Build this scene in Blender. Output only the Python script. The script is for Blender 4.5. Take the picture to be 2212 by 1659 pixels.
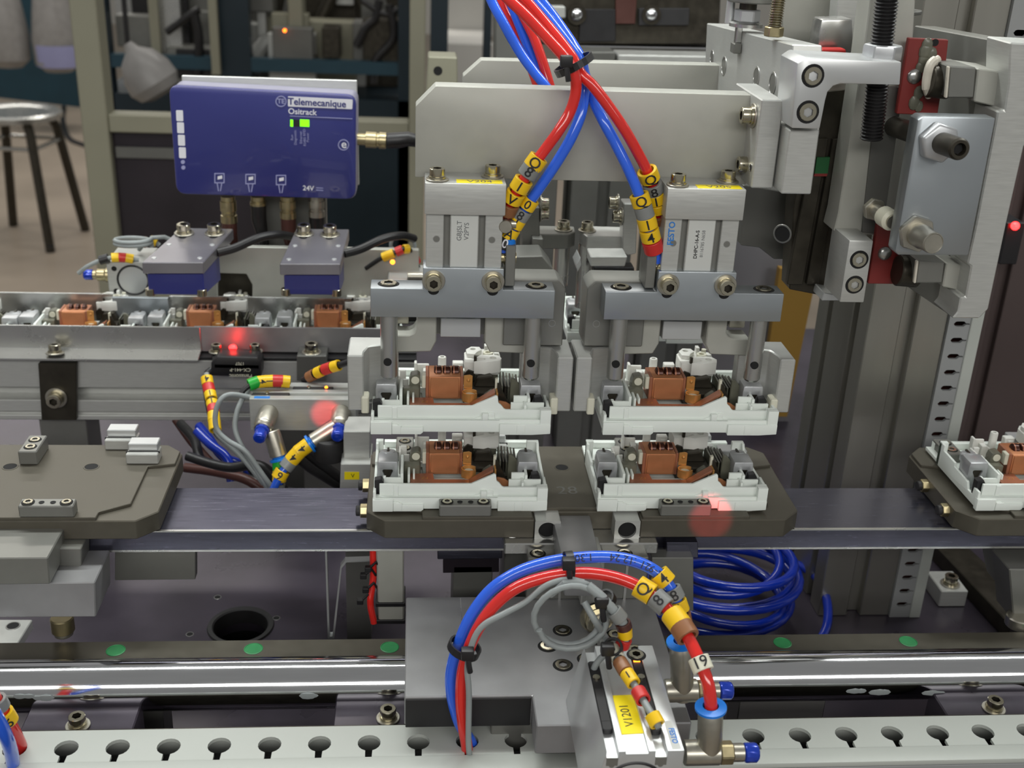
import bpy, bmesh, math, random
from mathutils import Vector, Matrix
from mathutils.geometry import tessellate_polygon

random.seed(7)
scene = bpy.context.scene
for o in list(bpy.data.objects):
    bpy.data.objects.remove(o)
C = scene.collection

# ------------------------------------------------------------------ camera
# Working units are millimetres with the lens at (0, 0, 0); the world is metres
# and the lens is 1.3 m above the workshop floor.
S = 0.001
CAM_H = 1.30
F = 2500.0
CX, CY = 1106.0, 829.5
_d = Vector((905 - CX, -262 - CY, F)).normalized()          # depth direction (image x right, y down, z out)
_v = Vector((852 - CX, 6600 - CY, F))
_v = (_v - _v.dot(_d) * _d).normalized()                    # world down
_r = _v.cross(_d).normalized()                              # world right
cam = bpy.data.cameras.new('camera')
cam.sensor_width = 36.0
cam.lens = F / 2212 * 36.0
cam.clip_start = 0.01
cam.clip_end = 60
cam.dof.use_dof = True
cam.dof.focus_distance = 0.535
cam.dof.aperture_fstop = 17
camo = bpy.data.objects.new('camera', cam)
C.objects.link(camo)
# camera axes in world coordinates: image axes expressed along world X (right), Y (depth), Z (up)
_ix = Vector((_r.x, _d.x, -_v.x))
_iy = Vector((_r.y, _d.y, -_v.y))
_iz = Vector((_r.z, _d.z, -_v.z))
camo.matrix_world = Matrix(((_ix.x, -_iy.x, -_iz.x, 0), (_ix.y, -_iy.y, -_iz.y, 0),
                            (_ix.z, -_iy.z, -_iz.z, CAM_H), (0, 0, 0, 1)))
scene.camera = camo

# ------------------------------------------------------------------ world, lamps, exposure
w = bpy.data.worlds.new('hall_light')
scene.world = w
w.use_nodes = True
w.node_tree.nodes['Background'].inputs[0].default_value = (0.80, 0.80, 0.78, 1)
w.node_tree.nodes['Background'].inputs[1].default_value = 0.30

def area(name, loc, rot, sx, sy, power, col=(1, 1, 1)):
    l = bpy.data.lights.new(name, 'AREA')
    l.shape = 'RECTANGLE'; l.size = sx; l.size_y = sy; l.energy = power; l.color = col
    o = bpy.data.objects.new(name, l); C.objects.link(o)
    o.location = loc; o.rotation_euler = rot
    return o
# rows of fluorescent battens under the hall ceiling, and the work light along the top of the machine
area('ceiling_batten', (0.1, -1.9, 2.35), (math.radians(62), 0, 0), 3.2, 0.5, 36, (1, 0.985, 0.95))
area('ceiling_batten', (0.0, 1.3, 3.2), (0, 0, 0), 3.0, 0.25, 14, (1, 0.97, 0.92))
area('ceiling_batten', (-1.2, 3.6, 3.3), (0, 0, 0), 4.0, 0.3, 45, (1, 0.96, 0.9))
area('ceiling_batten', (-2.0, 6.0, 3.3), (0, 0, 0), 4.0, 0.3, 60, (1, 0.96, 0.9))
area('machine_work_light', (0.05, 0.70, 1.62), (math.radians(-14), 0, 0), 1.3, 0.05, 5.2, (0.95, 1.0, 0.98))
scene.view_settings.view_transform = 'Standard'
scene.view_settings.look = 'None'
scene.view_settings.gamma = 1
scene.view_settings.use_curve_mapping = False
scene.view_settings.exposure = 0.15

# ------------------------------------------------------------------ projection helpers (layout in real millimetres)
def ray(px, py):
    d = Vector((px - CX, py - CY, F))
    return Vector((d.dot(_r), d.dot(_d), -d.dot(_v)))
def PY(px, py, Y):
    d = ray(px, py); t = Y / d.y; return Vector((d.x * t, Y, d.z * t))
def PZ(px, py, Z):
    d = ray(px, py); t = Z / d.z; return Vector((d.x * t, d.y * t, Z))
def PX(px, py, X):
    d = ray(px, py); t = X / d.x; return Vector((X, d.y * t, d.z * t))
def FY(pts, Y): return [(p.x, p.z) for p in (PY(a, b, Y) for a, b in pts)]
def FZ(pts, Z): return [(p.x, p.y) for p in (PZ(a, b, Z) for a, b in pts)]
def FX(pts, X): return [(p.y, p.z) for p in (PX(a, b, X) for a, b in pts)]

# ------------------------------------------------------------------ materials
def lin(c):
    return tuple(((x / 255) / 12.92 if x / 255 <= 0.04045 else ((x / 255 + 0.055) / 1.055) ** 2.4) for x in c)
M = {}
def mat(name, col, rough=0.5, metal=0.0, var=0.12, scale=60, brush=None, bump=0.0, emit=None, alpha=None, trans=0.0, coat=0.0, spec=0.5, rvar=0.1):
    m = bpy.data.materials.new(name); m.use_nodes = True
    nt = m.node_tree; b = nt.nodes['Principled BSDF']
    c = lin(col)
    tc = nt.nodes.new('ShaderNodeTexCoord')
    mp = nt.nodes.new('ShaderNodeMapping')
    mp.inputs['Scale'].default_value = brush if brush else (1, 1, 1)
    nt.links.new(tc.outputs['Object'], mp.inputs['Vector'])
    nz = nt.nodes.new('ShaderNodeTexNoise')
    nz.inputs['Scale'].default_value = scale
    nz.inputs['Detail'].default_value = 5
    nt.links.new(mp.outputs['Vector'], nz.inputs['Vector'])
    rp = nt.nodes.new('ShaderNodeValToRGB')
    rp.color_ramp.elements[0].position = 0.3; rp.color_ramp.elements[1].position = 0.7
    rp.color_ramp.elements[0].color = (*[x * (1 - var) for x in c], 1)
    rp.color_ramp.elements[1].color = (*[min(1, x * (1 + var)) for x in c], 1)
    nt.links.new(nz.outputs['Fac'], rp.inputs['Fac'])
    nt.links.new(rp.outputs['Color'], b.inputs['Base Color'])
    mr = nt.nodes.new('ShaderNodeMapRange')
    mr.inputs['To Min'].default_value = max(0.02, rough - rvar); mr.inputs['To Max'].default_value = min(1, rough + rvar)
    nt.links.new(nz.outputs['Fac'], mr.inputs['Value'])
    nt.links.new(mr.outputs['Result'], b.inputs['Roughness'])
    b.inputs['Metallic'].default_value = metal
    b.inputs['Specular IOR Level'].default_value = spec
    if bump:
        bp = nt.nodes.new('ShaderNodeBump'); bp.inputs['Strength'].default_value = bump; bp.inputs['Distance'].default_value = 0.0004
        nt.links.new(nz.outputs['Fac'], bp.inputs['Height']); nt.links.new(bp.outputs['Normal'], b.inputs['Normal'])
    if emit:
        b.inputs['Emission Color'].default_value = (*lin(emit[0]), 1); b.inputs['Emission Strength'].default_value = emit[1]
    if trans:
        b.inputs['Transmission Weight'].default_value = trans
    if alpha is not None:
        b.inputs['Alpha'].default_value = alpha
    if coat:
        b.inputs['Coat Weight'].default_value = coat
    M[name] = m
    return m
mat('alu', (188, 189, 185), 0.4, 0.5, 0.05, 120, (1, 1, 12))
mat('alu_anod', (168, 168, 160), 0.5, 0.3, 0.04, 90)
mat('alu_bright', (200, 202, 202), 0.34, 0.6, 0.02, 60, rvar=0.05)
mat('alu_dark', (126, 126, 121), 0.42, 0.55, 0.04, 80, rvar=0.05)
mat('steel_blue', (164, 170, 174), 0.32, 0.75, 0.02, 40, (1, 1, 1), rvar=0.04)
mat('steel', (184, 184, 181), 0.28, 0.9, 0.02, 60, rvar=0.04)
mat('chrome', (205, 206, 208), 0.10, 1.0, 0.03, 60, (0.6, 6, 6), rvar=0.05)
mat('steel_grey', (146, 146, 147), 0.45, 0.5, 0.16, 30, (1, 1, 1), bump=0.1)
mat('bolt', (190, 184, 164), 0.22, 1.0, 0.1, 300)
mat('brass_dull', (178, 166, 130), 0.35, 0.95, 0.08, 200)
mat('nickel', (176, 172, 160), 0.34, 0.9, 0.06, 200)
mat('pallet', (88, 84, 74), 0.46, 0.45, 0.06, 160)
mat('rail_dark', (84, 84, 97), 0.24, 0.8, 0.12, 60, (1, 14, 14))
mat('black', (26, 25, 27), 0.45, 0, 0.1, 80)
mat('hole_black', (8, 8, 9), 0.8, 0, 0.05, 80)
mat('rubber', (34, 33, 34), 0.6, 0, 0.15, 120)
mat('white_plastic', (226, 232, 226), 0.38, 0, 0.015, 60)
mat('white_nylon', (214, 214, 208), 0.5, 0, 0.03, 60)
mat('ivory', (206, 204, 186), 0.5, 0, 0.04, 60)
mat('smoke_plastic', (112, 112, 98), 0.3, 0, 0.12, 150, trans=0.25)
mat('copper', (190, 128, 88), 0.4, 0.5, 0.05, 160, (1, 10, 1))
mat('copper_dull', (166, 110, 84), 0.44, 0.45, 0.08, 130)
mat('copper_bright', (200, 146, 84), 0.32, 0.55, 0.08, 160)
mat('winding', (66, 34, 24), 0.28, 0.4, 0.2, 200)
mat('dark_steel', (66, 62, 54), 0.38, 0.7, 0.2, 120)
mat('zinc', (186, 188, 190), 0.36, 0.6, 0.05, 150)
mat('tube_blue', (46, 100, 226), 0.16, 0, 0.03, 50, coat=0.4)
mat('tube_red', (214, 44, 38), 0.16, 0, 0.05, 50, coat=0.4)
mat('tube_blue_deep', (10, 42, 150), 0.22, 0, 0.08, 50, coat=0.3)
mat('cable_grey', (140, 146, 146), 0.45, 0, 0.04, 80)
mat('cable_black', (28, 27, 28), 0.4, 0, 0.1, 80)
mat('cable_brown', (74, 42, 36), 0.4, 0, 0.1, 80)
mat('mark_yellow', (234, 190, 22), 0.4, 0, 0.04, 60)
mat('mark_grey', (128, 130, 128), 0.4, 0, 0.04, 60)
mat('mark_brown', (138, 92, 58), 0.4, 0, 0.05, 60)
mat('mark_red', (196, 44, 40), 0.4, 0, 0.04, 60)
mat('mark_green', (22, 160, 48), 0.4, 0, 0.04, 60)
mat('mark_white', (222, 220, 200), 0.4, 0, 0.03, 60)
mat('label_yellow', (244, 222, 14), 0.45, 0, 0.02, 60)
mat('label_grey', (198, 200, 196), 0.35, 0.1, 0.02, 60)
mat('ink', (28, 28, 30), 0.6, 0, 0.02, 60)
mat('ink_grey', (92, 94, 96), 0.6, 0, 0.02, 60)
mat('ink_white', (222, 222, 228), 0.5, 0, 0.02, 60)
mat('ink_pale', (150, 152, 192), 0.5, 0, 0.02, 60)
mat('ink_blue', (40, 116, 196), 0.5, 0, 0.02, 60)
mat('reader_blue', (46, 50, 116), 0.34, 0, 0.04, 12, coat=0.3)
mat('reader_side', (150, 148, 168), 0.4, 0.3, 0.05, 60)
mat('knob_blue', (22, 58, 176), 0.2, 0.3, 0.06, 60, coat=0.5)
mat('collar_blue', (20, 118, 214), 0.3, 0, 0.04, 60)
mat('plug_green', (44, 132, 76), 0.45, 0, 0.12, 200)
mat('duct_white', (176, 180, 174), 0.42, 0, 0.02, 20)
mat('duct_grey', (150, 152, 152), 0.45, 0.1, 0.03, 30)
mat('red_plate', (118, 32, 28), 0.5, 0, 0.12, 60)
mat('grease', (206, 200, 186), 0.3, 0, 0.06, 200, coat=0.4)
mat('frame_beige', (138, 136, 118), 0.45, 0.1, 0.04, 10)
mat('teal', (22, 58, 72), 0.45, 0.05, 0.1, 8)
mat('teal_dark', (14, 34, 44), 0.4, 0.05, 0.1, 8)
mat('ochre', (158, 122, 52), 0.55, 0, 0.06, 10)
mat('lilac_panel', (140, 138, 142), 0.4, 0.2, 0.03, 10)
mat('dark_panel', (42, 37, 42), 0.22, 0.1, 0.25, 9)
mat('led_red', (255, 30, 30), 0.4, emit=((255, 30, 30), 12))
mat('led_orange', (255, 120, 20), 0.4, emit=((255, 110, 20), 9))
mat('led_green', (120, 255, 20), 0.4, emit=((120, 255, 10), 1.2))
mat('bag', (138, 136, 134), 0.4, 0, 0.1, 30)
mat('floor_mat', (150, 138, 124), 0.35, 0, 0.12, 2.5)
mat('wall_mat', (206, 204, 198), 0.7, 0, 0.02, 2)
mat('bed', (66, 60, 70), 0.3, 0.35, 0.4, 16, bump=0.04, rvar=0.14)  # base darkened for the shade inside the machine; mottling is stains
mat('profile', (158, 156, 148), 0.34, 0.8, 0.04, 60, (1, 1, 0.1), rvar=0.05)
mat('brown_grey', (84, 72, 70), 0.45, 0.2, 0.08, 10)
mat('tag_green', (16, 84, 40), 0.5, 0, 0.05, 60)
mat('plate_violet', (150, 147, 152), 0.32, 0.7, 0.1, 40, rvar=0.08)
mat('mid_grey', (104, 104, 100), 0.5, 0.4, 0.1, 20)

# ------------------------------------------------------------------ geometry builder
BASE = {}
LM = {}
def local(o, m): o.matrix_local = m; LM[o] = m.copy()
def under(k, o):
    m = LM[o].inverted() @ LM[k]; k.parent = o; local(k, m)
class MB:
    def __init__(s): s.v = []; s.f = []
    def add(s, vs, fs):
        n = len(s.v); s.v += [Vector(p) for p in vs]; s.f += [[n + i for i in f] for f in fs]; return s
    def box(s, x0, x1, y0, y1, z0, z1):
        return s.add([(x, y, z) for z in (z0, z1) for y in (y0, y1) for x in (x0, x1)],
                     [(0, 2, 3, 1), (4, 5, 7, 6), (0, 1, 5, 4), (2, 6, 7, 3), (0, 4, 6, 2), (1, 3, 7, 5)])
    def prism(s, pts, axis, a0, a1, holes=()):
        def put(p, a):
            return (p[0], a, p[1]) if axis == 'y' else (p[0], p[1], a) if axis == 'z' else (a, p[0], p[1])
        loops = [list(pts)] + [list(h) for h in holes]
        n = sum(len(l) for l in loops)
        vs = [put(p, a0) for l in loops for p in l] + [put(p, a1) for l in loops for p in l]
        fs = []; k = 0
        for l in loops:
            m = len(l)
            for i in range(m):
                j = (i + 1) % m
                fs.append((k + i, k + j, n + k + j, n + k + i))
            k += m
        if holes:
            tr = tessellate_polygon([[Vector((p[0], p[1], 0)) for p in l] for l in loops])
            fs += [tuple(t) for t in tr] + [tuple(n + i for i in t) for t in tr]
        else:
            fs += [tuple(range(n)), tuple(range(n, 2 * n))]
        return s.add(vs, fs)
    def cyl(s, p0, p1, r0, r1=None, n=24, caps=True):
        p0 = Vector(p0); p1 = Vector(p1); r1 = r0 if r1 is None else r1
        return s.lathe([(r0, 0), (r1, (p1 - p0).length)], p0, p1 - p0, n, caps)
    def lathe(s, prof, o, ax, n=24, caps=True):
        o = Vector(o); ax = Vector(ax).normalized()
        u = ax.orthogonal().normalized(); w_ = ax.cross(u)
        vs = []; fs = []
        for r, h in prof:
            for i in range(n):
                a = 2 * math.pi * i / n
                vs.append(o + ax * h + (u * math.cos(a) + w_ * math.sin(a)) * r)
        for k in range(len(prof) - 1):
            for i in range(n):
                j = (i + 1) % n
                fs.append((k * n + i, k * n + j, (k + 1) * n + j, (k + 1) * n + i))
        if caps:
            fs.append(tuple(range(n))); fs.append(tuple(range((len(prof) - 1) * n, len(prof) * n)))
        return s.add(vs, fs)
    def tube(s, pts, r, n=14, caps=True):
        pts = [Vector(p) for p in pts]
        t = (pts[1] - pts[0]).normalized(); u = t.orthogonal().normalized()
        vs = []; fs = []; m = len(pts)
        for k, p in enumerate(pts):
            t2 = (pts[min(k + 1, m - 1)] - pts[max(k - 1, 0)]).normalized()
            u = (u - u.dot(t2) * t2).normalized(); w_ = t2.cross(u)
            rr = r[k] if isinstance(r, (list, tuple)) else r
            for i in range(n):
                a = 2 * math.pi * i / n
                vs.append(p + (u * math.cos(a) + w_ * math.sin(a)) * rr)
        for k in range(m - 1):
            for i in range(n):
                j = (i + 1) % n
                fs.append((k * n + i, k * n + j, (k + 1) * n + j, (k + 1) * n + i))
        if caps:
            fs.append(tuple(range(n))); fs.append(tuple(range((m - 1) * n, m * n)))
        return s.add(vs, fs)
    def ball(s, c, r, n=12, squash=(1, 1, 1)):
        c = Vector(c); vs = []; fs = []; m = n // 2
        for k in range(1, m):
            th = math.pi * k / m
            for i in range(n):
                a = 2 * math.pi * i / n
                vs.append(c + Vector((math.sin(th) * math.cos(a) * squash[0], math.sin(th) * math.sin(a) * squash[1], math.cos(th) * squash[2])) * r)
        top = len(vs); vs.append(c + Vector((0, 0, r * squash[2]))); vs.append(c - Vector((0, 0, r * squash[2])))
        for k in range(m - 2):
            for i in range(n):
                j = (i + 1) % n
                fs.append((k * n + i, k * n + j, (k + 1) * n + j, (k + 1) * n + i))
        for i in range(n):
            j = (i + 1) % n
            fs.append((top, j, i)); fs.append((top + 1, (m - 2) * n + i, (m - 2) * n + j))
        return s.add(vs, fs)
    def mesh(s, name, base, bevel=0.0, seg=1, ang=32):
        base = Vector(base)
        me = bpy.data.meshes.new(name)
        me.from_pydata([tuple((p - base) * S) for p in s.v], [], s.f)
        bm = bmesh.new(); bm.from_mesh(me)
        bmesh.ops.recalc_face_normals(bm, faces=bm.faces)
        if bevel:
            ed = [e for e in bm.edges if len(e.link_faces) == 2 and e.calc_face_angle(0) > math.radians(ang)]
            bmesh.ops.bevel(bm, geom=ed, offset=bevel * S, segments=seg, profile=0.5, affect='EDGES', clamp_overlap=True)
        for f in bm.faces: f.smooth = True
        for e in bm.edges:
            if len(e.link_faces) != 2 or e.calc_face_angle(0) > math.radians(28): e.smooth = False
        bm.to_mesh(me); bm.free()
        return me
    def part(s, name, m, parent, bevel=0.0, seg=1, label=None):
        me = s.mesh(name, BASE[parent], bevel, seg)
        me.materials.append(M[m])
        o = bpy.data.objects.new(name, me); C.objects.link(o)
        o.parent = parent; BASE[o] = BASE[parent]
        if label: o['label'] = label
        return o
    def single(s, name, m, label, cat, group=None, bevel=0.0, seg=1, kind=None, base=None):
        if base is None:
            lo = Vector([min(p[i] for p in s.v) for i in range(3)]); hi = Vector([max(p[i] for p in s.v) for i in range(3)])
            base = Vector(((lo.x + hi.x) / 2, (lo.y + hi.y) / 2, lo.z))
        me = s.mesh(name, base, bevel, seg)
        me.materials.append(M[m])
        o = bpy.data.objects.new(name, me); C.objects.link(o)
        o.location = W(base); BASE[o] = Vector(base)
        tagit(o, label, cat, group, kind)
        return o
def W(p): return Vector(p) * S + Vector((0, 0, CAM_H))
def tagit(o, label=None, cat=None, group=None, kind=None):
    if label: o['label'] = label
    if cat: o['category'] = cat
    if group: o['group'] = group
    if kind: o['kind'] = kind
def thing(name, label, cat, base, group=None, kind=None):
    o = bpy.data.objects.new(name, None); C.objects.link(o)
    o.empty_display_size = 0.01
    o.location = W(base); BASE[o] = Vector(base)
    tagit(o, label, cat, group, kind)
    return o
def copy_tree(o, parent=None, shift=None, label=None, group=None, skip=()):
    c = o.copy(); C.objects.link(c); c.parent = parent
    BASE[c] = BASE[o] + Vector(shift or (0, 0, 0))
    if shift: c.location = c.location + Vector(shift) * S
    if label: c['label'] = label
    if group: c['group'] = group
    for ch in [x for x in o.children if x not in skip]:
        k = copy_tree(ch, c)
    return c
def box(*a): return MB().box(*a)
def pbox(px0, py0, px1, py1, Y, depth):
    """box whose front face fills the pixel rectangle at depth Y"""
    mx, my = (px0 + px1) / 2, (py0 + py1) / 2
    return MB().box(PY(px0, my, Y).x, PY(px1, my, Y).x, Y, Y + depth, PY(mx, py1, Y).z, PY(mx, py0, Y).z)
def ppoly(pts, Y, depth, holes=()): return MB().prism(FY(pts, Y), 'y', Y, Y + depth, [FY(h, Y) for h in holes])
def circ(cx, cy, r, n=20, ry=None): return [(cx + r * math.cos(2 * math.pi * i / n), cy + (ry or r) * math.sin(2 * math.pi * i / n)) for i in range(n)]
def rrect(x0, x1, y0, y1, r, n=4):
    out = []
    for cx, cy, a0 in ((x1 - r, y1 - r, 0), (x0 + r, y1 - r, 90), (x0 + r, y0 + r, 180), (x1 - r, y0 + r, 270)):
        for i in range(n + 1):
            a = math.radians(a0 + 90 * i / n); out.append((cx + r * math.cos(a), cy + r * math.sin(a)))
    return out

def frame(axis, up=None):
    z = Vector(axis).normalized(); x = (Vector(up).cross(z) if up and Vector(up).cross(z).length > 1e-4 else z.orthogonal()).normalized()
    y = z.cross(x)
    return Matrix((x, y, z)).transposed().to_4x4()
_cache = {}
def shared(key, fn, m):
    if key not in _cache:
        me = fn().mesh(key, (0, 0, 0)); me.materials.append(M[m]); _cache[key] = me
        if key.startswith('bolt_head'):
            me.materials.append(M['dark_steel'])  # socket recess coloured dark for the shade inside it
            for p in me.polygons:
                if (p.center.x ** 2 + p.center.y ** 2) ** .5 < 0.6 * S and p.center.z < 1.075 * S: p.material_index = 1
    return _cache[key]
def place(name, me, parent, pos, axis, scale=1.0, up=None):
    o = bpy.data.objects.new(name, me); C.objects.link(o); o.parent = parent
    local(o, Matrix.Translation((Vector(pos) - BASE[parent]) * S) @ frame(axis, up) @ Matrix.Scale(scale, 4))
    BASE[o] = Vector(pos)
    return o
def hexring(r, n=6, rot=0): return [(r * math.cos(2 * math.pi * i / n + rot), r * math.sin(2 * math.pi * i / n + rot)) for i in range(n)]
def _shcs():
    b = MB(); n = 24
    b.lathe([(0.98, 0), (1.0, 0.06), (1.0, 1.0), (0.93, 1.08), (0.62, 1.08)], (0, 0, 0), (0, 0, 1), n, caps=False)
    hx = hexring(0.56, 24)
    hx = []
    for i in range(24):
        a = 2 * math.pi * i / 24; k = math.cos(math.pi / 6) / math.cos(((a) % (math.pi / 3)) - math.pi / 6)
        hx.append((0.58 * k * math.cos(a), 0.58 * k * math.sin(a)))
    vs = []
    u = Vector((0, 0, 1)).orthogonal().normalized(); w_ = Vector((0, 0, 1)).cross(u)
    for h, rr in ((1.08, 0.62), (1.08, 0), (0.45, 0)):
        for i in range(24):
            a = 2 * math.pi * i / 24
            p = (u * math.cos(a) + w_ * math.sin(a)) * 0.62 if rr else u * hx[i][0] + w_ * hx[i][1]
            vs.append((p.x, p.y, h))
    fs = [(k * 24 + i, k * 24 + (i + 1) % 24, (k + 1) * 24 + (i + 1) % 24, (k + 1) * 24 + i) for k in (0, 1) for i in range(24)]
    fs.append(tuple(range(48, 72)))
    return b.add(vs, fs)
def _washer(): return MB().lathe([(0.9, 0), (1.42, 0), (1.48, 0.05), (1.48, 0.2), (1.42, 0.25), (0.9, 0.25)], (0, 0, 0), (0, 0, 1), 28)
def _spring(): return MB().lathe([(0.8, 0), (1.14, 0), (1.14, 0.26), (0.8, 0.26)], (0, 0, 0), (0, 0, 1), 24)
def _csk(): return MB().lathe([(1.0, -0.02), (1.0, 0.02), (0.9, 0.02), (0.9, -0.5), (0.86, -0.1), (0.5, -0.1), (0.44, -0.4), (0.0, -0.4)], (0, 0, 0), (0, 0, 1), 24, caps=False)
def bolt(parent, pos, axis, r, washer=True, m='bolt'):
    """socket head cap screw with spring and flat washer, standing on pos along axis"""
    axis = Vector(axis).normalized(); pos = Vector(pos)
    h = 0.5 * r if washer else 0
    o = place('bolt', shared('bolt_head_' + m, _shcs, m), parent, pos + axis * h, axis, r)
    if washer:
        a = place('washer', shared('flat_washer', _washer, 'nickel'), parent, pos, axis, r)
        b = place('spring_washer', shared('spring_washer', _spring, 'bolt'), parent, pos + axis * 0.25 * r, axis, r)
        for k in (a, b):
            under(k, o)
    return o
def _ring(): return MB().lathe([(0.84, 0), (0.84, 0.06), (1.0, 0.06), (1.04, 0.0)], (0, 0, 0), (0, 0, 1), 24, caps=False)
def _disc(): return MB().lathe([(0.84, 0.015), (0.0, 0.015)], (0, 0, 0), (0, 0, 1), 24, caps=False)
def sunk(parent, pos, axis, r, m='bolt'):
    """screw sunk in a counterbore: dark well ring with the head inside"""
    axis = Vector(axis).normalized()
    k = place('counterbore', shared('counterbore_ring', lambda: MB().lathe([(0.78, 0.03), (1.0, 0.03), (1.04, 0.0)], (0, 0, 0), (0, 0, 1), 24, caps=False), 'hole_black'), parent, pos, axis, r)
    o = place('bolt', shared('bolt_head_' + m, _shcs, m), parent, Vector(pos) - axis * 0.86 * r * 0.8, axis, r * 0.8)
    return o
def hole(parent, pos, axis, r, rim='alu', m='hole_black', name='screw_hole'):
    o = place(name, shared('hole_disc_' + m, lambda: MB().lathe([(1.0, 0.02), (0.0, 0.02)], (0, 0, 0), (0, 0, 1), 24, caps=False), m), parent, pos, axis, r)
    if rim:
        k = place('hole_rim', shared('hole_rim_' + rim, lambda: MB().lathe([(0.96, 0.0), (0.98, 0.06), (1.14, 0.06), (1.18, 0.0)], (0, 0, 0), (0, 0, 1), 24, caps=False), rim), parent, pos, axis, r)
        under(k, o)
    return o
def _hexnut(): return MB().prism(hexring(1.0), 'z', 0, 0.8, [circ(0, 0, 0.55, 18)])
def text(parent, s, size, pos, xdir, ydir, m, align='CENTER', name='lettering', bold=0.0):
    cu = bpy.data.curves.new('t', 'FONT'); cu.body = s; cu.size = size * S; cu.align_x = align; cu.align_y = 'CENTER'
    cu.extrude = 0.00002; cu.offset = bold * S; cu.resolution_u = 3
    tmp = bpy.data.objects.new('t', cu)
    me = bpy.data.meshes.new_from_object(tmp); me.name = name
    bpy.data.objects.remove(tmp); bpy.data.curves.remove(cu)
    me.materials.clear(); me.materials.append(M[m])
    o = bpy.data.objects.new(name, me); C.objects.link(o); o.parent = parent
    x = Vector(xdir).normalized(); y = Vector(ydir); y = (y - y.dot(x) * x).normalized(); z = x.cross(y)
    R = Matrix((x, y, z)).transposed().to_4x4()
    local(o, Matrix.Translation((Vector(pos) - BASE[parent]) * S) @ R)
    BASE[o] = Vector(pos)
    return o
def spline(pts, per=10):
    pts = [Vector(p) for p in pts]; out = []
    P = [2 * pts[0] - pts[1]] + pts + [2 * pts[-1] - pts[-2]]
    for k in range(1, len(P) - 2):
        a, b, c, d = P[k - 1:k + 3]
        for i in range(per):
            t = i / per
            out.append(0.5 * ((2 * b) + (c - a) * t + (2 * a - 5 * b + 4 * c - d) * t * t + (3 * b - a - 3 * c + d) * t ** 3))
    out.append(pts[-1]); return out
def ppath(l, per=10): return spline([PY(*p) for p in l], per)
def nearest(path, px, py):
    best = None
    for k in range(1, len(path) - 1):
        p = path[k]
        x = p.x * _r.x + p.y * _d.x - p.z * _v.x; y = p.x * _r.y + p.y * _d.y - p.z * _v.y; z = p.x * _r.z + p.y * _d.z - p.z * _v.z
        q = (x / z * F + CX - px) ** 2 + (y / z * F + CY - py) ** 2
        if best is None or q < best[0]: best = (q, k)
    k = best[1]
    return path[k], (path[k + 1] - path[k - 1]).normalized()
def _sleeve(): return MB().lathe([(0.72, -0.5), (0.97, -0.5), (1.0, -0.46), (1.0, 0.46), (0.97, 0.5), (0.72, 0.5), (0.72, -0.5)], (0, 0, 0), (0, 0, 1), 18, caps=False)
def marker(parent, path, px, py, col, r, length, ch=None, flip=1, ink='ink', csize=None):
    """printed clip-on marker sleeve on a tube, at the place of the path nearest to the pixel"""
    p, t = nearest(path, px, py)
    me = shared('marker_sleeve_' + col, _sleeve, col)
    o = place('marker_sleeve', me, parent, p, t, 1.0)
    local(o, LM[o] @ Matrix.Diagonal((r, r, length, 1)))
    if ch:
        view = (-p).normalized(); nrm = (view - view.dot(t) * t).normalized()
        up = t * flip; x = up.cross(nrm)
        k = text(parent, ch, csize or r * 1.5, p + nrm * (r + 0.12), x, up, ink, name='character', bold=0.05)
        under(k, o)
    return o
def hose(name, label, cat, path, r, m, group=None):
    t = thing(name, label, cat, path[0], group)
    MB().tube(path, r).part('tube' if 'cable' not in name else 'sheath', m, t)
    return t
# ================================================================== setting
def struct(mb, name, m, bevel=0):
    o = mb.single(name, m, None, None, bevel=bevel, kind='structure'); return o
struct(box(-6000, 5000, -1500, 11000, -1340, -1300), 'floor', 'floor_mat')
struct(box(-6000, 5000, 11000, 11080, -1300, 2600), 'wall_back', 'wall_mat')

# ================================================================== machine bed
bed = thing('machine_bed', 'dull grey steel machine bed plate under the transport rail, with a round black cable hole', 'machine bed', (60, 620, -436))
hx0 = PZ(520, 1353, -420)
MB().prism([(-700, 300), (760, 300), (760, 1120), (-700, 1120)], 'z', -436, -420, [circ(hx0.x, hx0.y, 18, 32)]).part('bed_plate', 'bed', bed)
MB().lathe([(16.2, -9), (16.2, 0.4), (17, 1.2), (19.5, 1.2), (20, 0.0)], (hx0.x, hx0.y, -420), (0, 0, 1), 40, caps=False).part('grommet', 'rubber', bed)
MB().lathe([(0, -50), (18.4, -50), (18.4, -1)], (hx0.x, hx0.y, -420), (0, 0, 1), 32, caps=False).part('cable_hole', 'hole_black', bed)  # black cup below the plate stands for the shade inside the hole
for px, py in ((597, 1335), (470, 1290), (410, 1370), (1000, 1250)):
    p = PZ(px, py, -420); hole(bed, p, (0, 0, 1), 2.0, 'steel')
for x0, x1 in ((-700, 760),):
    MB().box(x0, x1, 330, 360, -520, -436).part('bed_beam', 'mid_grey', bed)

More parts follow.
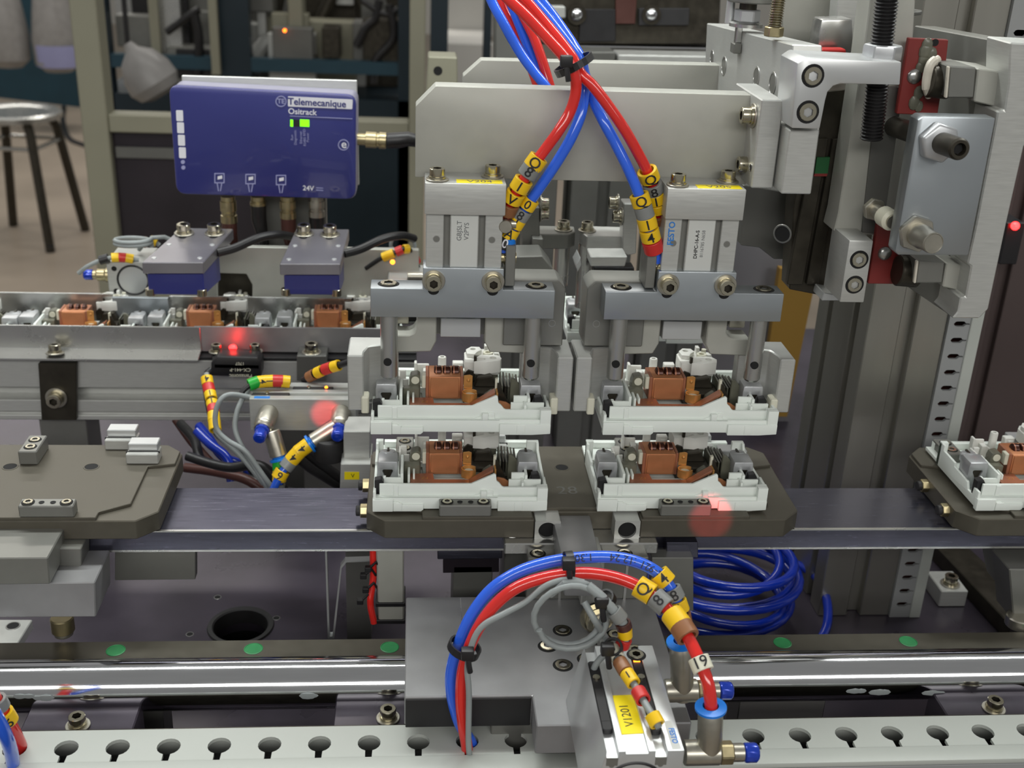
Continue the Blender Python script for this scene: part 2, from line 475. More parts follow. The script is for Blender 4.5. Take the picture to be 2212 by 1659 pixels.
# ================================================================== slotted cable duct along the front
duct = thing('cable_duct', 'white slotted cable duct with keyhole slots along the bottom front edge', 'cable duct', (40, 395, -385))
Yb, Yf, Yl = 407, 386.3, 377.5
XA, XB = -330, 470
pitch = (44.6 + 18.4) / 3
holes = []
for i in range(-14, 24):
    cx = -18.4 + pitch * i
    if not (XA + 6 < cx < XB - 6): continue
    cy = 396.0; r = 4.9
    h = []
    a0 = math.radians(-72)
    for k in range(17):
        a = a0 + (2 * math.pi - math.radians(36)) * k / 16
        h.append((cx + r * math.cos(a), cy + r * math.sin(a)))
    h += [(cx - 1.4, Yf + 1.0), (cx + 1.4, Yf + 1.0)]
    holes.append(h)
MB().prism([(XA, Yf), (XB, Yf), (XB, Yb), (XA, Yb)], 'z', -341.6, -340, holes).part('slotted_wall', 'duct_white', duct)
MB().box(XA, XB, Yb - 1.6, Yb, -385, -341.6).part('side_wall', 'duct_white', duct, 0.2)
MB().box(XA, XB, Yl, Yf + 0.4, -341.8, -339.2).part('lid_lip', 'duct_white', duct, 0.5, 2)
MB().box(XA, XB, Yl, Yl + 1.5, -385, -342).part('lid', 'duct_grey', duct, 0.2)
MB().box(XA, XB, Yl + 2, Yb - 2, -386, -384).part('duct_floor', 'duct_grey', duct)

for k, (yy, zz_, rr) in enumerate(((382.5, -356, 3.2), (388.5, -352, 3.2), (394.5, -355, 3.2), (400.8, -352.5, 3.0), (385.5, -361.5, 3.2), (391.8, -361, 3.2), (398, -361.5, 3.2))):  # black cables added inside the duct to make its slots look dark
    MB().cyl((XA, yy, zz_), (XB, yy, zz_), rr, n=12).part('filler_cable', 'cable_black', duct)
MB().box(XA, XB, Yb + 0.2, Yb + 4.5, -386, -343).part('mounting_strip', 'dark_steel', duct, 0.4)
# ================================================================== guide shaft and bored rail behind it
sh = thing('guide_shaft', 'thick polished steel guide shaft running across the front of the machine', 'shaft', (50, 440, -356))
MB().cyl((-340, 440, -342), (520, 440, -342), 11.8, n=64).part('shaft', 'chrome', sh)
for px in (160, 838, 1680, 2150):      # support screws under the shaft
    p = PZ(px, 1556 if px < 900 else 1520, -372)
for k, (px, py) in enumerate(((60, 1497), (100, 1484), (660, 1492), (1310, 1480), (1850, 1500), (1900, 1482), (2010, 1515))):
    p = PY(px, py, 429.0)
    ang = math.atan2(p.z + 341, 429 - 440)
    q = Vector((p.x, 440 + 12.62 * math.cos(math.radians(205)), -341 + 12.62 * math.sin(math.radians(205 - 40 + k * 4))))
    n_ = Vector((0, q.y - 440, q.z + 341)).normalized(); q = Vector((q.x, 440, -342)) + n_ * 11.75
    b = MB()
    for j in range(4):
        b.ball(q + Vector((random.uniform(-4, 4), 0, 0)) + n_ * 0.02, random.uniform(1.2, 2.6), 8, (1.6, 0.25, 0.8))
    b.part('grease_smear', 'cable_grey', sh)
rl = thing('guide_rail', 'flat dark guide rail behind the steel shaft with green plastic hole plugs', 'rail', (50, 466, -345))
MB().box(-340, 520, 452.6, 470.6, -352, -340).part('rail_bar', 'pallet', rl, 0.6)
for px, py in ((250, 1405), (548, 1399), (842, 1393), (1420, 1388), (1688, 1384), (1957, 1378), (2225, 1371)):
    p = PZ(px, py, -340)
    MB().lathe([(4.5, -0.2), (4.5, 0.15), (4.1, 0.3), (4.0, 0.1), (0, 0.12)], (p.x, 463.2, -340), (0, 0, 1), 24, caps=False).part('hole_plug', 'plug_green', rl)
for px in (250, 1100, 1700):
    p = PZ(px, 1400, -340); MB().box(p.x - 22, p.x + 22, 453, 470, -420, -352).part('rail_foot', 'alu_dark', rl, 0.5)
# shaft end blocks and screws between shaft and duct
for px, py, nm in ((165, 1556, 'a'), (838, 1540, 'b'), (2152, 1520, 'c')):
    p = PY(px, py, 415)
    t = thing('shaft_clamp', {'a': 'low grey clamp foot with a socket screw below the shaft, bottom left', 'b': 'low grey clamp foot with a socket screw beside the carriage plate', 'c': 'low grey clamp foot with a socket screw below the shaft, far right'}[nm], 'clamp', (p.x, 418, -420), 'clamp feet below the shaft')
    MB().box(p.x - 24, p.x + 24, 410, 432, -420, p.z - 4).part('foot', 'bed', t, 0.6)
    bolt(t, (p.x, 416, p.z - 4), (0, 0, 1), 3.6)

# ================================================================== carriage plate that carries the lower cylinder
ca = thing('carriage_plate', 'scratched grey steel carriage plate clamped across the shaft under the lower cylinder', 'plate', (55, 436, -336))
MB().prism([(-3.5, 398.5), (51, 398.5), (51, 379), (116, 379), (116, 473), (-3.5, 473)], 'z', -333, -318).part('plate', 'steel_grey', ca, 0.5)
MB().box(-3, 50.6, 398.0, 400, -334, -319.2).part('front_cover', 'black', ca, 0.3)
MB().box(34, 112, 400, 470, -356, -333).part('bearing_block', 'alu_dark', ca, 0.5)
for px, py in ((1215, 1362), (1183, 1396), (1216, 1437), (1268, 1424), (1372, 1405), (1330, 1372), (1290, 1380)):
    sunk(ca, PZ(px, py, -318), (0, 0, 1), 4.4)
MB().box(*[PZ(1000, 1400, -318).x, PZ(1002, 1400, -318).x, 400, 472, -318.05, -317.98]).part('scribe_line', 'steel', ca)
# upright block with slot and top ledge that carries the locking arm
ub = thing('locking_block', 'grey upright guide block with a slotted ledge behind the lower cylinder', 'block', (70, 480, -330))
xa, xb = PY(1138, 1260, 470).x, PY(1396, 1260, 470).x
zt = PY(1260, 1205, 470).z
MB().prism([(xa, -318), (xb, -318), (xb, zt), (xb - 22, zt), (xb - 22, zt - 12), (xa + 22, zt - 12), (xa + 22, zt), (xa, zt)], 'y', 470, 488).part('block', 'alu_dark', ub, 0.5)
xc, xd = PY(1086, 1190, 486).x, PY(1412, 1190, 486).x
MB().box(xc, xd, 478, 500, zt - 3, zt + 3).part('ledge', 'steel', ub, 0.6)
for px in (1110, 1385):
    p = PZ(px, 1186, zt + 3); hole(ub, (p.x, 489, zt + 3), (0, 0, 1), 4.6, 'steel')
p = PZ(1163, 1203, zt); sunk(ub, (p.x, 474, zt), (0, 0, 1), 3.8)
p = PZ(1352, 1203, zt); sunk(ub, (p.x, 474, zt), (0, 0, 1), 3.8)
for x0 in (1205, 1345):
    q = PY(x0, 1300, 470).x; MB().box(q, q + 1.2, 469.6, 470.4, -318, zt - 4).part('guide_strip', 'steel', ub)
# sliding arm
arm = thing('pallet_latch', 'dark blackened steel wedge arm locking the centre pallet at its notch', 'arm', (70, 480, -300))
z0 = -283
MB().prism(FZ([(1192, 1112), (1275, 1112), (1305, 1240), (1222, 1240)], z0), 'z', z0 - 12, z0).part('wedge_bar', 'steel_grey', arm, 1.0, 2)
nx = PY(1288, 1328, 446)
MB().box(nx.x - 5, nx.x + 5, 462, 484, nx.z - 6, -291).part('slide_foot', 'alu', arm, 0.6)
MB().cyl((nx.x, 394, nx.z), (nx.x, 466, nx.z), 2.6).part('piston_rod', 'steel', arm)
MB().prism([(nx.x + x, nx.z + y) for x, y in hexring(5.8, 6, .4)], 'y', 438, 443).part('lock_nut', 'bolt', arm, 0.4)
MB().cyl((nx.x, 443, nx.z), (nx.x, 444.6, nx.z), 8.0).part('washer', 'bolt', arm)
MB().cyl((nx.x, 444.6, nx.z), (nx.x, 458, nx.z), 4.2).part('rod_sleeve', 'alu', arm, 0.4)

# ================================================================== transport rail
tr = thing('transport_rail', 'dark polished steel transport rail passing under the pallets', 'rail', (60, 515, -303))
MB().box(-420, 560, 492, 535, -303, -292).part('rail_bar', 'rail_dark', tr, 0.4)
MB().box(-420, 560, 491.6, 493, -292.6, -291.9).part('edge_strip', 'steel', tr)
MB().box(-420, 560, 492.3, 494, -304, -302.8).part('lower_edge_strip', 'steel', tr)
MB().box(46, 92, 503, 530, -420, -303).part('rail_post', 'alu_dark', tr, 0.5)
MB().box(520, 550, 503, 530, -420, -303).part('rail_post', 'alu_dark', tr, 0.5)

# ================================================================== pallets
PW = 214.0
def make_pallet(x0, label, fronts=(47.5, 155.0), rears=(18.0, 135.0), clips=((176, -2), (191, -20), (64, -3)), bores=(100, 124, 166)):
    t = thing('pallet', label, 'pallet', (x0 + PW / 2, 522, -291.5), 'pallets on the transport rail')
    yf, yb, zt, zb = 483.5, 561, -280, -291.6
    L, R = x0, x0 + PW
    out = [(L + 9, yf), (L + 81, yf), (L + 81, yf + 8), (L + 133, yf + 8), (L + 133, yf), (R - 9, yf), (R, yf + 9), (R, yb - 8), (R - 8, yb), (L + 8, yb), (L, yb - 8), (L, yf + 9)]
    MB().prism(out, 'z', zb, zt - 1.6).part('plate', 'pallet', t, 0.5)
    # raised deck with pocket corners
    out2 = [(L + 27, yf + 0.5), (L + 80, yf + 0.5), (L + 80, yf + 9), (L + 134, yf + 9), (L + 134, yf + 0.5), (R - 27, yf + 0.5), (R - 27, yf + 6), (R - 14, yf + 14), (R - 14, yb - 25), (R - 1, yb - 22), (R - 1, yb - 8.4), (R - 8.4, yb - 1), (L + 8.4, yb - 1), (L + 1, yb - 8.4), (L + 1, yb - 22), (L + 14, yb - 25), (L + 14, yf + 14), (L + 27, yf + 6)]
    dk = MB().prism(out2, 'z', zt - 1.8, zt).part('deck', 'pallet', t, 0.3)
    # front locating blocks, each with two sunk screws and two pin holes
    for cx in [L + a for a in fronts]:
        b = MB().prism([(yf + 0.6, -280), (yf + 7, -280), (yf + 7, -273.4), (yf + 0.6, -274.0)], 'x', cx - 12.5, cx + 12.5).part('locating_block', 'alu_dark', t, 0.5)
        for dx in (-8.7, 8.7): sunk(t, (cx + dx, yf + 3.8, -273.5), (0, 0, 1), 2.9)
        for dx in (-2.6, 2.6): hole(t, (cx + dx, yf + 3.8, -273.6), (0, 0, 1), 1.3, None)
    # rear locating blocks
    for cx in [L + a for a in rears]:
        MB().box(cx - 4.6, cx + 4.6, yb - 24, yb - 5, -280, -272.5).part('locating_block', 'alu_dark', t, 0.5)
        for dy in (-8.5, -16.5): sunk(t, (cx, yb + dy - 2, -272.5), (0, 0, 1), 3.2)
    # spring clips
    for cx, cy in [(L + a, yb + b) for a, b in clips]:
        MB().box(cx - 8, cx + 8, cy - 9, cy + 1, -280, -274.5).part('clip_base', 'alu', t, 0.4)
        MB().box(cx - 7.4, cx + 7.4, cy - 5, cy + 3, -274.5, -270.5).part('clip_jaw', 'alu_bright', t, 0.4)
        MB().box(cx - 8.4, cx + 8.4, cy - 6, cy - 5.3, -275.2, -274.2).part('clip_gap', 'black', t)
    for cx in [L + a for a in bores]: hole(t, (cx, yb - 26, zt), (0, 0, 1), 3.4, 'pallet', name='locating_hole')
    hole(t, (L + 122, yb - 24, zt), (0, 0, 1), 2.4, 'pallet', name='locating_hole')
    # notch blocks with round bores
    for cx in (L + 87.5, L + 126.5):
        MB().prism([(x + cx, z - 286.5) for x, z in rrect(-6.2, 6.2, -5.4, 5.0, 0.6)], 'y', yf - 1.0, yf + 16, [[(x + cx, z - 286.5) for x, z in circ(0, -0.4, 4.5, 24)]]).part('notch_block', 'alu', t)
        MB().cyl((cx, yf + 0.8, -286.9), (cx, yf + 14, -286.9), 4.48).part('bore', 'hole_black', t)  # black plug painted in for the dark inside the bore
    # stop screws on the end
    for cy in (yf + 17, yf + 43):
        MB().cyl((L - 5.5, cy, -286), (L - 3.2, cy, -286), 2.6).part('rubber_stop', 'rubber', t, 0.3)
        MB().prism([(cy + y, -286 + z) for y, z in hexring(3.6)], 'x', L - 3.4, L + 1).part('stop_screw', 'brass_dull', t, 0.3)
    return t
XP = -23.0
pal = make_pallet(XP, 'olive grey machined pallet in the centre with two mechanisms on it')
n0 = len(C.objects)
text(pal, '28', 11, PZ(1225, 1060, -280) + Vector((0, 0, 0.05)), (1, 0, 0), (0, 1, 0), 'mid_grey', name='engraved_number')
eng = C.objects[-1] if False else [o for o in bpy.data.objects if o.name.startswith('engraved_number')][0]
XP2 = -121.3 - PW
pl2 = make_pallet(XP2, 'empty olive grey machined pallet on the left', (47.5, -170.5 - XP2), (18, -194.5 - XP2), ((-152.9 - XP2, 2), (-138.5 - XP2, -14), (64, -3)), (-163.1 - XP2, -203 - XP2))
pl3 = copy_tree(pal, None, (272.5 - XP, 0, 0), 'olive grey machined pallet cut off by the right edge', skip=(eng,))
# ================================================================== switch mechanisms (white half shell with coil, strips and terminals)
def make_mechanism(origin, label):
    t = thing('switch_mechanism', label, 'switch part', (0, 0, 0), 'half assembled switch mechanisms')
    t.location = W(origin)
    Wd, D = 84.6, 66.0
    # --- housing, one moulded shell
    h = MB()
    h.box(1, Wd - 1, 2, D, 0.6, 2.6)
    h.box(0.6, Wd - 0.4, 1.0, 2.6, 0.4, 6.8)                       # lower front wall
    h.box(0.6, 60.5, 1.0, 4.4, 5.6, 6.8)                            # ledge
    h.prism([(3.2, 6.0), (3.2, 12.6), (47.3, 12.8), (58.3, 18.2), (59.2, 17.8), (59.6, 14.4), (61, 13.2), (62.3, 11.4), (63.2, 10.9), (79.2, 10.9), (79.4, 12.0), (84.4, 12.2), (84.4, 5.6), (60, 5.6)], 'y', 3.2, 4.8)
    h.box(62.3, 84.2, 0.6, 4.0, 4.4, 5.4)                           # right ledge
    h.box(79.4, 84.4, 0.0, 3.6, 0.4, 12.1)
    h.box(10.0, 12.3, 2.6, 4.9, 6.4, 12.2)
    h.prism([(0, -0.4), (9.8, -0.4), (9.8, 6.0), (0, 6.0)], 'y', -0.4, 3)
    h.prism([(9.8, -0.4), (23.2, -0.4), (24.4, 0.6), (24.4, 3.6), (23.4, 3.2), (13.4, 3.2), (12.6, 4.6), (9.8, 4.7)], 'y', -0.2, 3)
    h.prism([(60.3, -0.4), (75.8, -0.4), (84.4, 0.2), (84.4, 5.2), (60.3, 5.2)], 'y', -0.4, 3)
    h.box(68.3, 72.4, -0.7, 0, 0.2, 4.8); h.box(9.9, 14.1, -0.6, 0, 0, 4.3)
    h.prism([(52.0, 6.6), (54.8, 6.6), (54.8, 9.8), (52.0, 9.8)], 'y', 0.9, 3.4)
    h.prism([(48, 6.6), (58, 6.6), (58, 9.4), (56.4, 9.9)], 'y', 2.4, 3.4)
    # side walls, stepped along the depth
    h.prism([(1, 0.6), (50, 0.6), (50, 13.6), (44, 14.0), (44, 11), (30, 11), (30, 9), (14, 8.6), (12, 5.2), (7, 5.2), (6.4, 9.5), (1, 9.5)], 'x', 0.2, 1.6)
    h.prism([(1, 0.6), (50, 0.6), (50, 13.6), (46, 13.8), (44, 11), (26, 10), (13, 10.4), (13, 11.8), (5, 11.8), (1, 11.0)], 'x', 82.8, 84.2)
    h.box(0.2, 4.0, 47, 50, 0.6, 14.2); h.box(78, 84.2, 47.6, 50, 0.6, 13.8)
    h.box(4, 80, 62.5, D, 0.6, 6)                                   # rear wall
    h.box(5.0, 14.4, 9.5, 10.9, 2, 12.6); h.box(13.2, 14.6, 9.5, 30, 2, 15.2)   # left terminal compartment
    h.box(4.8, 6.2, 9.5, 12, 2, 13.0)
    h.box(16.6, 17.8, 14, 27, 2, 12.2); h.box(19.2, 20.2, 16, 27, 2, 11.4); h.box(14.6, 20.2, 26, 27.4, 2, 12)
    h.box(66, 82, 9.8, 11.2, 2, 11.6)                               # right compartment
    h.box(74, 75.4, 11, 20, 2, 13.5); h.box(67.4, 74, 12, 13.4, 2, 14.2)
    h.box(72, 73.2, 6, 12, 6, 11.9)
    h.box(15, 62, 36, 37.5, 2, 7.6)
    h.box(24, 46, 11, 22, 2, 6.2)
    h.part('housing', 'white_plastic', t, 0.35, 2)
    # --- rear white posts and clips
    b = MB(); b.lathe([(2.1, 0), (2.1, 12.6), (1.9, 13.0), (1.1, 13.0), (1.1, 10)], (34.2, 58, 2.4), (0, 0, 1), 20, caps=False); b.part('post', 'white_nylon', t)
    b = MB(); b.box(20, 21.4, 52, 56, 2, 14.2); b.box(21.2, 27.5, 54.5, 56, 2, 12.6); b.box(24.5, 27.5, 50, 54.5, 2, 10.8); b.prism([(27.4, 2), (33, 2), (31, 8), (27.4, 10.4)], 'y', 52, 54)
    b.part('latch_frame', 'white_nylon', t, 0.3)
    b = MB(); b.box(39.5, 45, 55, 59, 2, 13.2); b.box(41, 44, 54.2, 55, 8, 12); b.prism([(37, 2), (40, 2), (40, 9), (38, 10)], 'y', 55, 57); b.part('latch_frame', 'white_nylon', t, 0.3)
    b = MB(); b.box(12, 13.2, 33, 40, 2, 15.0); b.box(13, 16, 37, 38.6, 8, 16.2); b.box(14.6, 17.4, 34, 35, 9, 13); b.part('hook', 'white_nylon', t, 0.2)
    # --- coil
    coil = MB().box(27.2, 42.4, 23.5, 38, 7.4, 19.0)
    co = coil.part('coil_frame', 'copper', t, 0.4, 2)
    MB().prism(rrect(28.0, 41.6, 8.4, 18.6, 0.8), 'y', 22.9, 23.7).part('front_plate', 'copper', co, 0.15)
    MB().box(25.6, 27.2, 23.8, 37, 7.2, 19.2).part('frame_cheek', 'copper_dull', co, 0.2)
    MB().box(42.4, 43.8, 23.8, 37, 7.2, 19.2).part('frame_cheek', 'copper_dull', co, 0.2)
    wd = MB()
    for k in range(3):
        wd.lathe([(2.2, 0), (3.2, 0.5), (3.2, 3.3), (2.2, 3.8)], (29.6 + k * 4.3, 31, 18.4), (1, 0, 0), 18)
    wd.part('winding', 'winding', t)
    for k in range(3):
        MB().lathe([(3.24, 0), (3.34, 0.1), (3.34, 0.5), (3.24, 0.6)], (30.4 + k * 4.3, 31, 18.4), (1, 0, 0), 18, caps=False).part('wire_turn', 'copper_dull', t)
    MB().box(23.8, 26.6, 24.5, 29, 12.6, 19.0).part('bobbin_tab', 'ivory', t, 0.3)
    MB().prism([(17.6, 2.6), (23, 2.6), (23, 17.6), (21.6, 18.6), (18.4, 17.8), (17.6, 15.0)], 'y', 27, 33).part('arc_chamber', 'smoke_plastic', t, 0.3)
    MB().box(14.8, 22.6, 22, 26, 2.6, 13.4).part('chamber_wall', 'smoke_plastic', t, 0.3)
    MB().cyl((20.6, 26.6, 15.6), (20.6, 28, 15.6), 2.0, n=16).part('rivet', 'ivory', t, 0.1)
    # --- copper strips
    MB().prism([(18.0, 11), (47.3, 11), (47.3, 16), (29.6, 16), (29.2, 22.4), (18.0, 22.4)], 'z', 7.2, 8.6).part('contact_strip', 'copper_dull', t, 0.15)
    MB().prism([(47.0, 7.2), (58.4, 15.2), (58.4, 16.6), (46.6, 8.6)], 'y', 11, 16).part('contact_strip', 'copper_dull', t, 0.15)
    b = MB()
    n = 18
    arc = [(46.9 + 3.9 * math.cos(a), 19.5 + 3.4 * math.sin(a)) for a in [math.radians(150 - 300 * i / n + 180) for i in range(n + 1)]]
    arc2 = [(46.9 + 3.3 * math.cos(a), 19.5 + 2.8 * math.sin(a)) for a in [math.radians(150 - 300 * i / n + 180) for i in range(n + 1)]]
    b.prism(arc + arc2[::-1], 'z', 8.6, 13.0); b.part('spring_loop', 'copper_bright', t)
    MB().cyl((46.8, 19.6, 7.4), (46.8, 19.6, 11.6), 2.6, n=18).part('pivot', 'ivory', t, 0.2)
    MB().prism([(43.9, 12.6), (48.2, 12.6), (48.2, 19.6), (46.8, 20.2), (43.9, 19.8)], 'y', 23.2, 24).part('braid_plate', 'copper_bright', t, 0.2)
    MB().ball((46.2, 23.1, 17.4), 0.9, 10).part('weld_spot', 'copper_bright', t)
    MB().prism(circ(51, 19.5, 6.2, 20), 'z', 6.6, 7.6).part('lever_disc', 'smoke_plastic', t)
    # --- grey moulded latch mechanism at the back
    b = MB()
    b.prism([(45.2, 42), (62.0, 42), (63.4, 46), (63.0, 57), (58, 60.5), (48, 59), (45.2, 55)], 'z', 12.5, 19.0)
    b.prism([(49.5, 38.5), (55, 37.6), (62.6, 40), (63.4, 43.5), (61.5, 47), (57, 48), (52.5, 46.5), (50.6, 43.8), (54.6, 43.2), (55.6, 41.6), (53, 40.4)], 'z', 14.5, 21.0, [circ(59.2, 43.6, 1.7, 14)])
    b.prism([(46.4, 48.5), (50.2, 47.6), (51.4, 50.6), (54, 53.6), (53, 57.6), (48.8, 58), (46, 54)], 'z', 19.0, 21.2, [circ(49.6, 54.6, 1.5, 12)])
    b.box(55.5, 57.2, 55.5, 59.2, 19, 22.4); b.box(60.2, 62.4, 50.2, 54.4, 19, 20.6)
    b.part('latch_body', 'white_nylon', t, 0.6, 2, label='milky grey moulded latch body')
    for hx_, hy_ in ((52.4, 50.0), (60.8, 47.8), (57.6, 53.6)):
        MB().cyl((hx_, hy_, 18.9), (hx_, hy_, 19.1), 1.0, n=12).part('latch_hole', 'dark_steel', t)
    b = MB(); b.box(48, 62, 44, 58, 2.6, 12.6); b.part('latch_support', 'smoke_plastic', t, 0.4)
    b = MB(); b.lathe([(2.6, 0), (2.6, 2.4), (1.4, 2.4), (1.4, 0.8), (0, 0.8)], (57, 50, 19.0), (0, 0, 1), 20, caps=False); b.part('latch_hub', 'ivory', t)
    MB().cyl((47.8, 52, 19.0), (47.8, 52, 21), 1.6, n=14).part('latch_pin', 'ivory', t)
    MB().cyl((60, 57.5, 19.0), (60, 57.5, 21), 1.3, n=14).part('latch_pin', 'ivory', t)
    MB().box(49.6, 51.0, 42.5, 44.5, 12, 22).part('lever_pin', 'dark_steel', t, 0.2)
    MB().prism([(44.6, 7), (50, 7), (50, 14.2), (47, 15.4), (44.6, 13)], 'y', 40.5, 44).part('dark_lever', 'dark_steel', t, 0.3)
    b = MB(); b.box(48.6, 62.0, 27, 40, 2.6, 9.4); b.prism([(49.4, 9), (61, 9), (58, 15), (51, 14)], 'y', 34, 39); b.part('yoke', 'dark_steel', t, 0.6)
    MB().prism([(53, 6), (60, 6), (61, 10), (57.5, 12.5), (54, 10)], 'y', 22, 25).part('trip_lever', 'smoke_plastic', t, 0.4)
    MB().prism([(58.8, 8), (60.2, 8), (60.2, 20.6), (58.8, 20.2)], 'y', 18, 20).part('moving_contact', 'ivory', t, 0.1)
    MB().prism([(59.6, 10), (66.6, 2.8), (67.6, 3.2), (60.8, 18.4), (59.8, 18.6)], 'y', 17, 18).part('arc_runner', 'dark_steel', t)
    MB().prism([(60.0, 2.8), (66.6, 2.8), (66.8, 8.6), (64, 10.4), (60.4, 11.2)], 'y', 12.8, 14.2).part('arc_horn', 'copper', t, 0.15)
    MB().box(59.0, 60.0, 12.5, 20, 6, 15.6).part('arc_horn', 'copper_bright', t, 0.15)
    MB().prism([(66.4, 2.8), (72, 2.8), (71.4, 14.6), (68.6, 17.8), (66.8, 18.0)], 'y', 24, 26).part('splitter_plate', 'smoke_plastic', t, 0.3)
    text(t, 'FZ', 3.2, (25.0, 17.5, 8.65), (-1, 0, 0), (0, -1, 0), 'copper_bright', name='stamped_letters')
    MB().prism([(44, 13), (58, 13), (60, 17), (71, 17), (71, 46), (44, 46)], 'z', 2.7, 4.4).part('mechanism_plate', 'dark_steel', t, 0.3)
    for k in range(6):
        MB().box(62.6 + k * 1.6, 63.4 + k * 1.6, 27.5, 45.5, 4.4, 12.8 - 0.3 * k).part('splitter_plate', 'dark_steel' if k % 2 else 'smoke_plastic', t)
    MB().prism([(15, 28), (24, 28), (24, 46), (15, 46)], 'z', 2.7, 5.0).part('mechanism_plate', 'smoke_plastic', t, 0.3)
    # --- terminals at both ends
    for cx in (6.8, 76.0):
        u = MB()
        pr = [(-4.9, 3), (-0.7, 3), (-0.7, 8.0), (-2.6, 12.2), (-2.2, 13.0), (2.2, 13.0), (2.6, 12.2), (0.7, 8.0), (0.7, 3), (4.9, 3), (5.1, 14.5), (4.7, 17.4), (-4.7, 17.4), (-5.1, 14.5)]
        u.prism([(cx + x, z) for x, z in pr], 'y', 17.5, 28)
        u.part('terminal_cage', 'zinc', t, 0.5, 2)
        MB().prism([(cx - 2.5, 12.9), (cx + 2.5, 12.9), (cx + 0.8, 7.6), (cx - 0.8, 7.6)], 'y', 18.4, 26).part('cage_mouth', 'dark_steel', t, 0.1)
        sc = MB().lathe([(4.1, 0), (4.1, 3.4), (3.5, 4.4), (1.0, 4.4)], (cx, 30, 12.6), (0, 0.2, 1), 22, caps=False)
        sc.part('terminal_screw', 'zinc', t)
        MB().prism([(cx - 0.5, 26.6), (cx + 0.5, 26.6), (cx + 0.5, 33.6), (cx - 0.5, 33.6)], 'z', 16.4, 17.3).part('screw_slot', 'dark_steel', t)
        xo = cx - 6.0 if cx < 40 else cx + 1.2
        MB().prism([(xo, 3), (xo + 4.4, 3), (xo + 4.4, 12.4), (xo + 3.2, 14.2), (xo, 13.6)], 'y', 5.4 if cx < 40 else 11.5, 9.4 if cx < 40 else 15).part('black_stop', 'black', t, 0.3)
    return t
GL, GU = -281.6, -238.5
m0 = make_mechanism((-19.9, 490, -280.0), 'white switch mechanism standing on the left half of the centre pallet')
def mech(x, y, z, label, rz=0):
    c = copy_tree(m0, None, (x + 19.9, y - 490, z + 280.0), label)
    if rz: c.rotation_euler.z = rz
    return c
mech(89.2, 490, -280.0, 'white switch mechanism on the right half of the centre pallet, with the red light spot')
mech(-20.5, 490, -238.6, 'white switch mechanism held up by the left front gripper')
mech(88.9, 490, -238.4, 'white switch mechanism held up by the right front gripper')
mech(281.5, 490, -280.0, 'white switch mechanism on the right pallet, cut off by the picture edge')
# ================================================================== cross beams
bm1 = thing('gantry_bar', 'wide grey anodised cross beam in front with a chamfered left end', 'beam', (75, 524, -124))
MB().prism([(-0.7, -123.6), (152, -123.6), (152, -83.0), (8.0, -83.0), (-0.7, -92.0)], 'y', 518, 530).part('beam_plate', 'alu_anod', bm1, 0.5, 2)
bx0, bx1 = PY(1622, 407, 500).x, PY(1669, 407, 500).x
bz0, bz1 = PY(1645, 407, 500).z, PY(1668, 216, 500).z
MB().box(bx0, bx1, 500, 545, bz0, bz1).part('end_block', 'alu', bm1, 0.5)
pb = PY(1632, 250, 509)
bolt(bm1, (bx0, 509, pb.z), (-1, 0, 0), 3.7)
pb = PY(1600, 355, 512); bolt(bm1, (bx0, 512, pb.z), (-1, 0, 0), 3.6, False)
pb = PY(1620, 362, 504); hole(bm1, (bx0 - 0.02, 504, pb.z), (-1, 0, 0), 1.6, 'steel')
bm2 = thing('gantry_bar', 'second grey cross beam behind the front beam, seen above its top edge', 'beam', (100, 646, -124))
x2 = PY(1000, 190, 640)
MB().prism([(x2.x, -128), (PY(1600, 160, 640).x, -128), (PY(1600, 160, 640).x, PY(1300, 133, 640).z), (PY(1040, 130, 640).x, PY(1040, 130, 640).z), (x2.x, PY(1000, 165, 640).z)], 'y', 640, 652).part('beam_plate', 'alu_anod', bm2, 0.5, 2)

